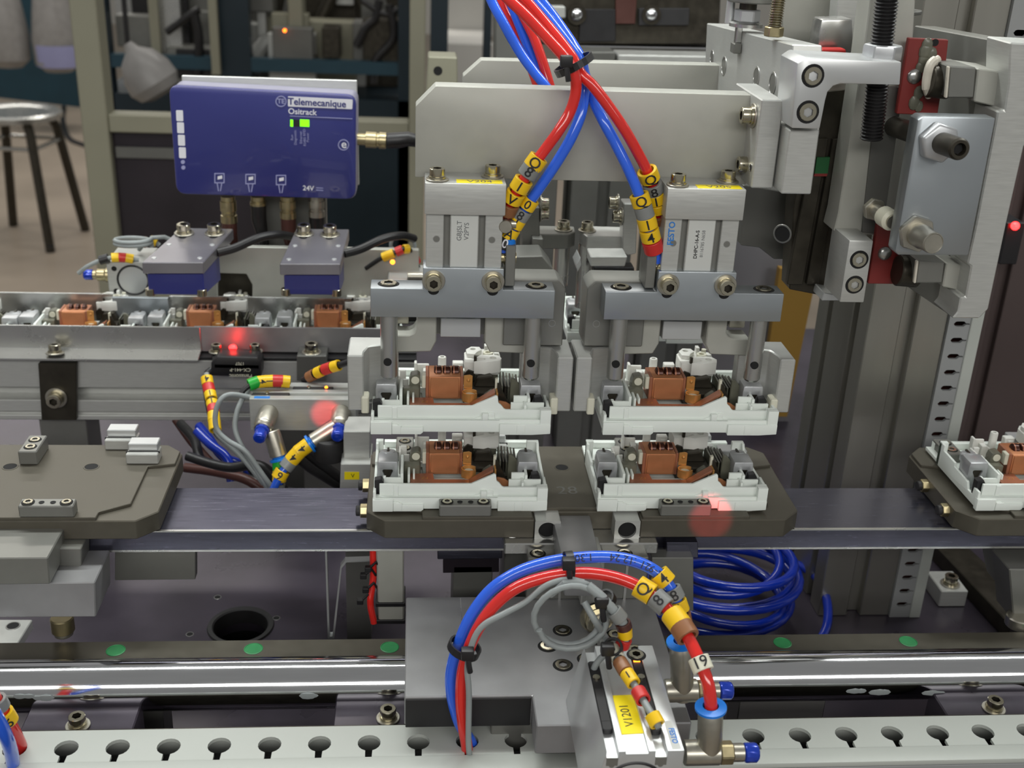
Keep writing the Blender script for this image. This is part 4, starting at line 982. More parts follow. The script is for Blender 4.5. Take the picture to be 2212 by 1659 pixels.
# blocks below the centre pallet
ck_ = thing('stop_block', 'dark steel stop block hanging below the transport rail left of the latch', 'block', (40, 505, -320))
ppoly([(945, 1187), (1085, 1187), (1085, 1207), (945, 1209)], 494, 26).part('block', 'rail_dark', ck_, 0.4)
ppoly([(957, 1209), (1078, 1207), (1078, 1236), (957, 1238)], 500, 4).part('cover', 'dark_panel', ck_, 0.2)
MB().box(20, 40, 500, 528, -420, -318).part('post', 'alu_dark', ck_, 0.5)
ck2 = thing('stop_block', 'dark plate block below the pallet right of the latch, before the blue hose coil', 'block', (110, 500, -420))
ppoly([(1408, 1205), (1498, 1205), (1498, 1320), (1408, 1322)], 478, 8).part('plate', 'alu_dark', ck2, 0.3)
ppoly([(1440, 1172), (1508, 1172), (1508, 1205), (1440, 1205)], 484, 10).part('block', 'rail_dark', ck2, 0.3)
MB().box(108, 122, 486, 500, -420, -350).part('post', 'alu_dark', ck2, 0.5)
# upright white bar with zip-tied red cable, left of the carriage plate
ub_ = thing('cable_post', 'white upright bar with black ties under the rail left of the carriage plate', 'post', (-10, 520, -420))
ppoly([(812, 1183), (872, 1183), (872, 1345), (818, 1345)], 500, 14).part('bar', 'alu_anod', ub_, 0.6)
for y in (1305, 1342):
    a = PY(843, y, 500); MB().box(a.x - 7.4, a.x + 7.6, 499, 515, a.z - 1.2, a.z + 1.2).part('tie_strap', 'black', ub_, 0.3)
p1 = ppath([(806, 1185, 503), (806, 1250, 503), (800, 1300, 500), (808, 1345, 500)]); MB().tube(p1, 1.8).part('red_lead', 'tube_red', ub_)
for a, b in ((795, 1230), (790, 1275), (778, 1300), (785, 1245)):
    q = PY(a, b, 498); MB().box(q.x - 1.6, q.x + 1.6, 497, 500, q.z - 1.4, q.z + 1.4).part('tie_head', 'black', ub_, 0.3)
    MB().tube([q, q + Vector((4, 2, 3)), q + Vector((6, 4, -2))], 0.7, 6).part('tie_tail', 'black', ub_)
# clear acrylic guard under the rail
ag = MB().prism(FY([(702, 1188), (706, 1188), (712, 1375), (718, 1375), (735, 1225), (745, 1212), (800, 1210), (800, 1213), (748, 1215), (738, 1228), (722, 1380), (708, 1380)], 520), 'y', 520, 524)
ag.single('edge_guard', 'duct_grey', 'thin clear plastic guard edge under the rail left of the white bar', 'guard')
# ================================================================== vertical slide unit on the right
su = thing('slide_unit', 'grey vertical slide unit with C shaped bracket on the right of the beams', 'slide unit', (190, 540, -240))
Y0 = 489
ppoly([(1706, 281), (1771, 280), (1752, 420), (1687, 419)], Y0, 30).part('spacer_block', 'alu', su, 0.5)
# C bracket
yb_ = 483
br = [(1722, 136), (1740, 124), (1948, 134), (1944, 184), (1815, 181), (1800, 186), (1788, 199), (1783, 218), (1771, 279), (1710, 277)]
ppoly(br, yb_, 24).part('c_bracket', 'alu_bright', su, 0.6, 2)
for px, py in ((1756, 164), (1745, 242)): sunk(su, PY(px, py, yb_), (0, -1, 0), 4.7)
# side plate with countersunk holes
xs = PY(1712, 150, 512).x
pts = FX([(1527, 50), (1712, 96), (1706, 290), (1516, 300)], xs)
MB().prism(pts, 'x', xs, xs + 13.5).part('side_plate', 'alu', su, 0.5)
for px, py, r in ((1538, 124, 3.4), (1564, 143, 4.4), (1634, 167, 4.6), (1669, 181, 4.8)):
    p = PX(px, py, xs); hole(su, p - Vector((0.03, 0, 0)), (-1, 0, 0), r, 'steel', 'alu_dark')
pz = PX(1600, 70, xs)
# nut stack and studs on top of the side plate
for px, py, r, nm in ((1628, 66, 6.2, 'a'),):
    p = PX(px - 26, py, xs); c = Vector((xs + 2, p.y, p.z + 2))
    MB().lathe([(8.6, 0), (8.6, 1.6), (7.4, 2.4)], c, (0, 0, 1), 28).part('flange_washer', 'steel', su)
    MB().lathe([(6.8, 0), (6.8, 6.0)], c + Vector((0, 0, 2.4)), (0, 0, 1), 6).part('hex_nut', 'zinc', su, 0.6)
    MB().cyl(c + Vector((0, 0, 8)), c + Vector((0, 0, 13)), 4.4).part('stud', 'dark_steel', su)
    MB().cyl(c + Vector((2, 0, 12)), c + Vector((2, 0, 22)), 13, n=32).part('adjuster_disc', 'alu_dark', su, 0.6)
    MB().cyl(c + Vector((-8, 4, 1)), c + Vector((-8, 4, 12)), 2.2).part('spacer_pin', 'alu_bright', su)
    MB().box(c.x - 5.0, c.x - 2.0, c.y - 2, c.y + 2, c.z - 8, c.z).part('hook_bolt', 'steel', su, 0.3)
    MB().box(c.x - 6.2, c.x - 2.0, c.y - 4.4, c.y + 3, c.z - 13, c.z - 8).part('hook_foot', 'alu_dark', su, 0.4)
p = PY(1671, 74, 545)
b = MB(); prof = []
for i in range(24):
    prof += [(2.6, i * 1.1), (3.4, i * 1.1 + 0.45), (3.4, i * 1.1 + 0.65)]
b.lathe(prof, p, (0.02, 0, 1), 20); b.part('set_screw', 'bolt', su)
MB().lathe([(4.6, -1), (4.6, 3.4)], p, (0, 0, 1), 6).part('screw_nut', 'brass_dull', su, 0.4)
# slide carriage plate
ca_ = [(1881, -10), (1978, -10), (1972, 90), (1958, 140), (1938, 280), (1905, 510), (1801, 500), (1811, 460), (1854, 183), (1864, 123)]
ppoly(ca_, 514, 16).part('slide_plate', 'alu_anod', su, 0.5)
ppoly([(1896, 186), (1952, 188), (1906, 506), (1862, 502)], 512.6, 2).part('slide_face', 'mid_grey', su, 0.2)
ppoly([(1835, 519), (1887, 520), (1866, 654), (1814, 653)], 494, 24).part('end_stop', 'alu', su, 0.6, 2)
for px, py in ((1856, 561), (1846, 615)): sunk(su, PY(px, py, 494), (0, -1, 0), 4.2)
ppoly([(1780, 632), (1822, 640), (1812, 650), (1775, 650)], 516, 14).part('lower_cap', 'alu_bright', su, 0.4)
# dark linear rail and backing plates
ppoly([(1760, 200), (1850, 190), (1808, 470), (1782, 640), (1705, 625), (1715, 440), (1745, 300)], 534, 14).part('rail_and_gap_shade', 'dark_steel', su, 0.4)  # dark sheet: the linear rail, and the shade of the gap above it
for k, (a, c, e, d) in enumerate(((1760, 1790, 1728, 1700), (1800, 1822, 1762, 1742))):
    ppoly([(a, 300), (c, 300), (e + 6, 615), (d, 615)], 531, 4).part('rail_groove', 'dark_steel', su, 0.3)
ppoly([(1640, 405), (1715, 418), (1695, 560), (1672, 560), (1640, 535), (1600, 530), (1606, 400)], 560, 12).part('back_plate', 'mid_grey', su, 0.4)
hole(su, PY(1690, 505, 533), (-0.8, -1, 0), 4, 'steel')
hole(su, PY(1796, 430, 531), (-0.8, -1, 0), 5.4, 'steel', 'mid_grey')
ppoly([(1765, 340), (1793, 340), (1788, 375), (1760, 375)], 530, 2).part('green_tag', 'tag_green', su)
ppoly([(1760, 375), (1788, 375), (1786, 381), (1758, 381)], 530, 2).part('red_tag', 'red_plate', su)
ppoly([(1592, 410), (1638, 405), (1636, 520), (1600, 528), (1588, 515)], 575, 10).part('far_rail', 'dark_steel', su, 0.4)
# black adjusting screw with nut
q0 = PY(1882, 302, 498); q1 = PY(1919, -30, 498)
n = 44; L = (q1 - q0).length; prof = []
for i in range(n):
    h = L * i / n; prof += [(4.2, h), (5.0, h + L / n * 0.45), (5.0, h + L / n * 0.55)]
MB().lathe(prof, q0, q1 - q0, 22).part('adjusting_screw', 'cable_black', su)
p = PY(1903, 130, 498); MB().lathe([(8.2, 0), (8.4, 0.6), (8.4, 5.8), (7.8, 6.6)], p, (0, 0, 1), 6).part('lock_nut', 'zinc', su, 0.5)
# upper tower behind: tall light plates and hex bar with red foot
tw = thing('slide_tower', 'tall grey machine plates rising behind the slide unit to the top edge', 'plate', (200, 620, -160))
ppoly([(1690, -20), (1830, -20), (1818, 118), (1690, 122)], 610, 10).part('plate', 'alu_anod', tw, 0.4)
ppoly([(1812, -20), (1885, -20), (1868, 125), (1800, 125)], 586, 12).part('upright', 'alu', tw, 0.5)
ppoly([(1775, 42), (1842, 40), (1845, 118), (1762, 118)], 570, 14).part('hex_bar', 'steel', tw, 1.2, 2)
ppoly([(1776, 106), (1828, 106), (1828, 122), (1776, 122)], 560, 8).part('red_foot', 'mark_red', tw, 0.6)
ppoly([(1942, 42), (1975, 42), (1970, 100), (1935, 100)], 534, 12).part('block', 'alu_bright', tw, 0.5)
MB().cyl(PY(1950, 24, 540), PY(1954, -10, 540), 5, n=6).part('brass_stud', 'brass_dull', tw, 0.3)
MB().cyl(PY(1952, 30, 540), PY(1953, 22, 540), 8).part('stud_base', 'mid_grey', tw, 0.3)

# ================================================================== stop plate with adjusters
sp = thing('stop_plate', 'grey stop plate with a black adjusting screw and a steel shock absorber', 'plate', (265, 474, -220))
ppoly([(1983, 259), (1994, 251), (2151, 255), (2092, 552), (1940, 551), (1934, 543)], 470, 9).part('plate', 'steel_blue', sp, 0.6, 2)
p = PY(2023, 305, 470)
MB().lathe([(8.6, 0), (8.6, 4.4), (7.6, 5.4)], p, (0, -1, 0), 6).part('lock_nut', 'zinc', sp, 0.5)
e = PY(2074, 323, 449)
MB().lathe([(4.5, -44), (4.5, (e - p).length - 1.0), (3.8, (e - p).length), (2.6, (e - p).length), (2.3, (e - p).length - 4), (0, (e - p).length - 4)], p, e - p, 24, caps=False).part('adjusting_screw', 'dark_steel', sp)
MB().cyl(e + (e - p).normalized() * -2.6, e + (e - p).normalized() * -2.4, 2.4, n=6).part('hex_socket', 'hole_black', sp)
p = PY(1977, 503, 470); e = PY(2017, 526, 453)
MB().lathe([(8.2, 0), (8.2, 3.0)], p, (0, -1, 0), 6).part('lock_nut', 'nickel', sp, 0.5)
d = e - p
MB().lathe([(5.2, 0), (5.2, d.length * .45), (4.6, d.length * .55), (4.6, d.length - .5), (4.2, d.length), (3.9, d.length - .3), (0, d.length - .3)], p, d, 26, caps=False).part('shock_absorber', 'nickel', sp)
p = PY(1880, 447, 505); e = PY(1930, 480, 482)
MB().cyl(p, e, 3.0).part('plunger_rod', 'nickel', sp)
MB().lathe([(5.4, 0), (5.4, 3)], p + (e - p) * 0.1, e - p, 6).part('plunger_nut', 'nickel', sp, 0.4)
MB().lathe([(4.6, 0), (4.6, 7), (3.2, 8)], p + (e - p) * 0.6, e - p, 20).part('plunger_tip', 'mark_white', sp)

# ================================================================== bracket plate at the far right
bp_ = thing('bracket_plate', 'big grey bracket plate on the far right with stepped front edge', 'plate', (300, 500, -330))
fr = [(2183, 92), (2330, 100), (2212, 317), (2175, 480), (2135, 669), (2129, 674), (2116, 688), (2057, 688), (2069, 674), (2075, 642), (2086, 642), (2098, 575), (2090, 570), (2110, 480), (2156, 240), (2170, 240), (2179, 180), (2181, 118)]
ppoly(fr, 477, 22).part('front_flange', 'alu', bp_, 0.6)
xb_ = PY(2100, 480, 480).x
pts = FX([(2177, 92), (2150, 240), (2105, 480), (2057, 686), (1952, 615), (1890, 520), (1930, 250), (1976, 55)], xb_ + 3)
MB().prism(pts, 'x', xb_ + 3, xb_ + 14).part('side_web', 'alu_dark', bp_, 0.5)
# bearing rods, red scraper plates, grease
for nm, poly, Yp in (('upper', [(1964, 82), (2049, 86), (2044, 132), (2025, 250), (1937, 246)], 506), ('lower', [(1898, 470), (1930, 470), (1946, 560), (1957, 600), (1953, 614), (1875, 613)], 506)):
    t = thing('scraper_plate', f'{nm} dark red scraper plate smeared with grease, behind the stop plate', 'plate', PY(*poly[-1], Yp))
    ppoly(poly, Yp, 3).part('plate', 'red_plate', t, 0.3)
    hp = (1975, 165) if nm == 'upper' else (1911, 547)
    p = PY(*hp, Yp); MB().ball(p, 3.4, 16, (1, .6, 1)).part('rivet_head', 'steel', t)
    for a, c in (((2020, 92),) if nm == 'upper' else ((1932, 604),)):
        hole(t, PY(a, c, Yp) - Vector((0, .05, 0)), (0, -1, 0), 1.6, None)
    if nm == 'upper':
        b = MB()
        for (a, c, r) in ((2003, 98, 2.6), (2000, 112, 3.2), (2012, 118, 2.6), (1996, 130, 2.6), (1988, 146, 2.2), (1985, 200, 2.4), (1975, 222, 2.6), (1985, 230, 2.0)):
            b.ball(PY(a, c, Yp - 0.3), r, 10, (1, .35, 1.3))
        b.part('grease', 'smoke_plastic', t)
        b = MB()
        b.tube(ppath([(2028, 126, 500), (2012, 138, 499), (2004, 165, 499), (2002, 190, 499), (2008, 208, 500)], 6), [1.6] * 3 + [2.2] * 16 + [1.8] * 6, 10)
        b.part('white_grease', 'grease', t)
    else:
        MB().ball(PY(1957, 580, 500), 2.0, 10, (.7, .7, 1.5)).part('white_grease', 'grease', t)
for nm, y0, y1 in (('upper', 128, 212), ('lower', 548, 612)):
    t = thing('rail_block', f'{nm} grey linear bearing block between red scraper and bracket plate', 'bearing', PY(2090, y1, 488))
    sl = -0.12 if nm == 'upper' else 0.1
    off = 0 if nm == 'upper' else -68
    ppoly([(2052 + off, y0 + 14), (2110 + off, y0 + 18), (2104 + off, y1), (2046 + off, y1)], 488, 26).part('block', 'alu_dark', t, 0.6)
    ppoly([(2113 + off, y0 + 20), (2185 + off, y0 + 30), (2176 + off, y1 + 24), (2104 + off, y1 + 8)], 487, 26).part('end_block', 'alu_anod', t, 0.5)
    p = PY(2005 + off, (y0 + y1) / 2 + 4, 500); q = PY(2050 + off, (y0 + y1) / 2 + 8, 500)
    MB().cyl(p, q, 7.2, n=28).part('rod', 'dark_steel', t, 0.5)
    ppoly([(2048 + off, y0 + 16), (2053 + off, y0 + 16), (2047 + off, y1), (2042 + off, y1)], 487.5, 2).part('seal_lip', 'grease', t, 0.3)
# background bar and cover with black handle at top right
tb = thing('guard_bar', 'pale horizontal guard bar at the top right with a black grip strip', 'bar', (420, 760, -140))
ppoly([(1960, 14), (2330, 22), (2330, 75), (1960, 60)], 760, 30).part('bar', 'alu', tb, 0.6)
ppoly([(1975, 38), (2190, 42), (2194, 56), (1975, 52)], 720, 24).part('grip_strip', 'black', tb, 1.0)
ppoly([(2070, 56), (2108, 56), (2108, 80), (2070, 80)], 724, 16).part('strip_foot', 'rubber', tb, 0.4)

# ================================================================== profile columns
def extrusion(x0, x1, y0, y1, z0, z1, nf, ns):
    """aluminium profile section with T slots: nf slots in the front and back, ns slots in the sides"""
    sec = []
    def edge(a, b, n, put):
        out = []
        for k in range(n):
            c = a + (b - a) * (k + 0.5) / n; w_ = 4.2 if b > a else -4.2
            out += [put(c - w_, 0), put(c - w_, 6), put(c + w_, 6), put(c + w_, 0)]
        return out
    sec += [(x0, y0)] + edge(x0, x1, nf, lambda c, d: (c, y0 + d))
    sec += [(x1, y0)] + edge(y0, y1, ns, lambda c, d: (x1 - d, c))
    sec += [(x1, y1)] + edge(x1, x0, nf, lambda c, d: (c, y1 - d))
    sec += [(x0, y1)] + edge(y1, y0, ns, lambda c, d: (x0 + d, c))
    return MB().prism(sec, 'z', z0, z1)
co = thing('aluminium_profile', 'tall aluminium profile column with vertical grooves right of the grippers', 'column', (279, 640, -420))
extrusion(256.4, 302.6, 600, 682, -420, 160, 1, 2).part('profile', 'profile', co, 0.6)
co2 = thing('aluminium_profile', 'dark grey profile column at the right picture edge behind the pallet', 'column', (420, 760, -420))
extrusion(372, 470, 720, 780, -420, 160, 2, 1).part('profile', 'brown_grey', co2, 0.6)
for k, px in enumerate((1130, 1300, 1480)):
    p = PY(px, 480, 830)
    c_ = thing('aluminium_profile', ('grey grooved profile column behind the left front gripper', 'grey grooved profile column seen in the gap between the front grippers', 'grey grooved profile column behind the right front gripper')[k], 'column', (p.x, 850, -420))
    extrusion(p.x - 24, p.x + 24, 830, 880, -420, PY(px, 215, 830).z, 1, 1).part('profile', 'alu_dark', c_, 0.6)
# slotted duct standing beside the column
sd = thing('cable_duct', 'upright grey slotted wiring duct beside the profile column', 'cable duct', (312, 605, -420))
xa_, xb2 = PY(2029, 800, 598).x, PY(2100, 800, 598).x
hs = []
zz = PY(2075, 700, 598).z; pz_ = (PY(2075, 700, 598).z - PY(1990, 1085, 598).z) / 11.6
for i in range(-16, 24):
    zc = zz - pz_ * i
    if not -414 < zc < 80: continue
    a, c = xa_ + 3, xa_ + 10.2
    hs.append([(a, zc), (a + 1, zc + 1.3), (a + 2, zc + 1.6), (c - 1.2, zc + 1.6), (c, zc + .5), (c + 2.2, zc + .4), (c + 2.2, zc - .4), (c, zc - .5), (c - 1.2, zc - 1.6), (a + 2, zc - 1.6), (a + 1, zc - 1.3)])
wall_ = MB(); hs.sort(key=lambda h: h[0][1]); zlo = -420
for i, h in enumerate(hs):
    zhi = 90 if i == len(hs) - 1 else (h[0][1] + hs[i + 1][0][1]) / 2
    wall_.prism([(xa_, zlo), (xa_ + 12.8, zlo), (xa_ + 12.8, zhi), (xa_, zhi)], 'y', 598, 600, [h]); zlo = zhi
wall_.part('slotted_wall', 'duct_grey', sd)
MB().box(xa_ + 12.8, xb2, 597, 602, -420, 90).part('lid_edge', 'duct_white', sd, 0.4)
MB().box(xa_, xa_ + 1.5, 600, 640, -420, 90).part('side_wall', 'duct_grey', sd)
MB().box(xb2 - 1.5, xb2, 602, 640, -420, 90).part('side_wall', 'duct_grey', sd)
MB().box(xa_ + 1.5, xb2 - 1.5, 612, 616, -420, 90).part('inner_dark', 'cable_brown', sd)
# panels behind
op = ppoly([(1685, 580), (1765, 590), (1700, 900), (1640, 900)], 870, 8)
op.single('ochre_panel', 'ochre', 'ochre yellow panel strip standing behind the right gripper', 'panel')
lp = ppoly([(1560, 470), (1740, 480), (1690, 1060), (1520, 1060)], 890, 8)
lp.single('lilac_panel', 'lilac_panel', 'plain grey panel behind the right front gripper', 'panel')
rp_ = box(PY(2050, 800, 980).x, PY(2330, 800, 980).x, 980, 990, -419, 300)
rp_.single('dark_panel', 'cable_brown', 'dark brown panel behind the column at the right picture edge', 'panel')
t = thing('red_beacon', 'small glowing red lamp on a dark post at the right picture edge', 'lamp', PY(2190, 510, 700))
MB().ball(PY(2193, 488, 694), 2.8, 12).part('lens', 'led_red', t)
MB().box(*(lambda p: (p.x - 6, p.x + 6, 697, 719, p.z - 16, p.z + 12))(PY(2188, 520, 697))).part('housing', 'black', t, 0.6)
# ================================================================== coil of blue hose on the bed
cc = PZ(1600, 1275, -405)
pts = []
for i in range(190):
    a = i * 2 * math.pi / 30; k = i / 30
    r = 41 + 5.5 * math.sin(k * 2.1) + 2.5 * math.sin(i * .37)
    pts.append(Vector((cc.x - 12 + r * 0.98 * math.cos(a), cc.y - 2 + r * 0.9 * math.sin(a) + 4 * math.sin(k * 3), -414 + 6.4 * (k % 6.4) + 2 * math.sin(i * .3))))
hose('hose_coil', 'coil of deep blue air hose lying on the machine bed under the rail', 'air hose', pts, 2.9, 'tube_blue_deep')
pth = spline([Vector((cc.x - 74, cc.y - 58, -414)), Vector((cc.x - 16, cc.y - 66, -413)), Vector((cc.x + 36, cc.y - 46, -412)), Vector((cc.x + 54, cc.y - 4, -406)), Vector((cc.x + 48, cc.y + 34, -408)), Vector((cc.x + 10, cc.y + 64, -412)), Vector((cc.x - 50, cc.y + 72, -414))], 10)
hose('air_hose', 'single deep blue air hose running around the outside of the hose coil', 'air hose', pth, 2.9, 'tube_blue_deep')
# bed clamp with hex screw at the right
bc = thing('bed_clamp', 'small steel clamp block with a socket screw on the bed at the right', 'clamp', PZ(2050, 1290, -420))
p = PZ(2052, 1262, -408)
MB().box(p.x - 9, p.x + 9, p.y - 8, p.y + 16, -420, -408).part('block', 'alu', bc, 0.6)
bolt(bc, (p.x, p.y, -408), (0, 0, 1), 4.2)
lr_ = thing('slanted_bar', 'dark slanted steel bar on the bed at the lower right', 'bar', PZ(2100, 1290, -420))
MB().prism(FZ([(2010, 1180), (2075, 1178), (2240, 1335), (2180, 1362)], -412), 'z', -420, -408).part('bar', 'dark_steel', lr_, 0.6)
rk = thing('lift_block', 'grey steel block of a lift under the right pallet', 'block', (290, 520, -420))
ppoly([(2165, 1195), (2330, 1195), (2330, 1300), (2185, 1300)], 500, 30).part('block', 'alu_dark', rk, 0.6)
ppoly([(2180, 1230), (2330, 1230), (2330, 1345), (2190, 1345)], 480, 20).part('guide', 'alu_dark', rk, 0.6)
p = PY(2205, 1330, 478); MB().cyl(p, p - Vector((0, 0, 6)), 7, n=24).part('bushing', 'nickel', rk, 0.6)
ppoly([(2300, 1300), (2330, 1300), (2330, 1360), (2300, 1360)], 500, 30).part('foot', 'alu_dark', rk)
# ================================================================== tag reader box
RY = 765
rd = thing('reader_box', 'dark blue tag reader box with white lettering and green lamp at upper left', 'reader', PY(575, 425, RY + 14))
def rpoly(corners, r, n=5):
    """rounded polygon in pixel coordinates"""
    out = []; k = len(corners)
    for i in range(k):
        p0, p1, p2 = Vector(corners[i - 1]), Vector(corners[i]), Vector(corners[(i + 1) % k])
        a = p1 + (p0 - p1).normalized() * r; c = p1 + (p2 - p1).normalized() * r
        for j in range(n + 1):
            t = j / n; out.append(tuple(a * (1 - t) ** 2 + p1 * 2 * t * (1 - t) + c * t * t))
    return out
face = rpoly([(364, 184), (769, 206), (768, 431), (381, 419)], 22)
ppoly(face, RY, 5).part('front_cover', 'reader_blue', rd, 1.0, 2)
ppoly(rpoly([(366, 186), (771, 207), (770, 430), (383, 419)], 20), RY + 4.5, 24).part('case', 'reader_side', rd, 0.6)
ppoly([(392, 163), (771, 174), (776, 400), (402, 395)], RY + 29, 3).part('mounting_plate', 'alu', rd, 0.4)
MB().box(PY(560, 300, RY + 32).x, PY(700, 300, RY + 32).x, RY + 32, RY + 44, -420, PY(600, 300, RY + 32).z).part('mounting_leg', 'alu_dark', rd, 0.6)
FYR = RY - 0.25
ex = (PY(700, 228, RY) - PY(500, 217.5, RY)).normalized(); ey = Vector((0, 0, 1))
def decal(pts, m='ink_white', name='printed_mark', d=0.2): return ppoly(pts, FYR, d).part(name, m, rd)
bx_ = decal(rpoly([(622, 208), (762, 215), (761, 236), (622, 230)], 2, 2))
text(bx_, 'Telemecanique', 6.1, PY(685, 222.5, FYR - 0.1), ex, ey, 'reader_blue', bold=0.14)
text(rd, 'Ositrack', 5.2, PY(653, 242, FYR), ex, ey, 'ink_white', bold=0.08)
decal([(626, 250), (761, 256), (761, 257.4), (626, 251.4)], 'ink_pale')
for a in range(1):
    ring = [(607 + 12 * math.cos(t), 219 + 12 * math.sin(t)) for t in [2 * math.pi * i / 28 for i in range(28)]]
    ring2 = [(607 + 10 * math.cos(t), 219 + 10 * math.sin(t)) for t in [2 * math.pi * i / 28 for i in range(28)]]
    ppoly(ring, FYR, 0.2, [ring2]).part('round_mark', 'ink_pale', rd)
text(rd, 'TE', 4.2, PY(607, 219, FYR), ex, ey, 'ink_pale', bold=0.1)
for x0_, x1_, m in ((627, 633, 'led_green'), (634, 647, 'black'), (648, 668, 'led_green')):
    decal([(x0_, 258), (x1_, 259), (x1_, 274), (x0_, 273)], m, 'status_lamp')
for i, x_ in enumerate((631, 638, 650, 658, 665)):
    text(rd, ('Run', 'Diagnostic', 'Ethernet', 'RS485 RFID', 'Power')[i], 2.3, PY(x_, 297, FYR), ey, -ex, 'ink_pale')
for i, (x_, y_) in enumerate(((388, 250), (390, 276), (392, 303), (394, 330))):
    decal(rpoly([(x_ - 8, y_ - 12), (x_ + 7, y_ - 11.5), (x_ + 8, y_ + 12), (x_ - 7, y_ + 11.5)], 2, 2), 'ink_white', 'label_square')
for x_, y_ in ((395, 350), (396, 362)):
    decal(circ(x_, y_, 4.5, 12), 'ink_pale')
for x_, y_ in ((474, 385), (541, 387), (607, 389)):
    o_ = [(x_ - 11, y_ - 11), (x_ + 11, y_ - 11), (x_ + 11, y_ + 11), (x_ - 11, y_ + 11)]
    i_ = [(x_ - 9, y_ - 9), (x_ + 9, y_ - 9), (x_ + 9, y_ + 9), (x_ - 9, y_ + 9)]
    ppoly(o_, FYR, 0.2, [i_]).part('reader_icon', 'ink_pale', rd)
    decal([(x_ - 4, y_ - 4), (x_ + 6, y_ - 6), (x_ + 6, y_ + 1), (x_ - 4, y_ + 3)])
    decal([(x_ - 6, y_ + 11), (x_ - 4, y_ + 11), (x_ - 1, y_ + 28), (x_ - 3, y_ + 28)], 'ink_pale'); decal([(x_ + 6, y_ + 11), (x_ + 4, y_ + 11), (x_ + 1, y_ + 28), (x_ + 3, y_ + 28)], 'ink_pale')
text(rd, '24V', 4.6, PY(666, 407, FYR), ex, ey, 'ink_white', bold=0.06)
decal([(683, 405), (698, 406), (698, 407.4), (683, 406.4)], 'ink_pale'); decal([(683, 410), (698, 411), (698, 412.4), (683, 411.4)], 'ink_pale')
ppoly(circ(742, 313, 12, 28), FYR, 0.2, [circ(742, 313, 10, 28)]).part('round_mark', 'ink_pale', rd)
text(rd, 'e', 7.6, PY(743, 312, FYR), ex, ey, 'ink_white', bold=0.1)
# side connector and cable
cp = [PY(a, b, RY + 14) for a, b in ((770, 300), (800, 303), (836, 304))]
b = MB(); prof = [(4.0, 0), (4.0, 6), (5.4, 6.2), (5.4, 13), (4.8, 13.4), (4.8, 15), (5.6, 15.2), (5.6, 19.5), (4.6, 20)]
b.lathe(prof, cp[0], cp[2] - cp[0], 24); b.part('connector', 'brass_dull', rd)
MB().tube([PY(836, 304, RY + 14), PY(860, 303, RY + 14), PY(880, 300, RY + 14), PY(905, 305, RY + 16), PY(960, 330, RY + 30)], [5.2, 5.4, 5.0, 4.2, 4.2], 16).part('cable_boot', 'cable_black', rd)
for px, long, m in ((492, 1, 'brass_dull'), (557, 0, 'brass_dull'), (621, 1, 'brass_dull'), (683, 2, 'nickel')):
    p = PY(px, 424, RY + 14)
    L = (18, 6, 15, 14)[(492, 557, 621, 683).index(px)]
    b = MB(); b.lathe([(4.6, 0), (4.6, 3), (5.4, 3.2), (5.4, L * .55), (4.8, L * .6), (4.8, L * .7), (5.5, L * .72), (5.5, L)], p, (0, 0, -1), 20); b.part('connector', m, rd)
    q = p - Vector((0, 0, L))
    MB().tube([q, q - Vector((0, 0, 10)), q - Vector((-2, -4, 26)), q - Vector((-4, -14, 60))], [5.3, 5.2, 3.6, 3.4], 14).part('cable_boot', 'cable_black' if long != 1 else 'cable_brown', rd)

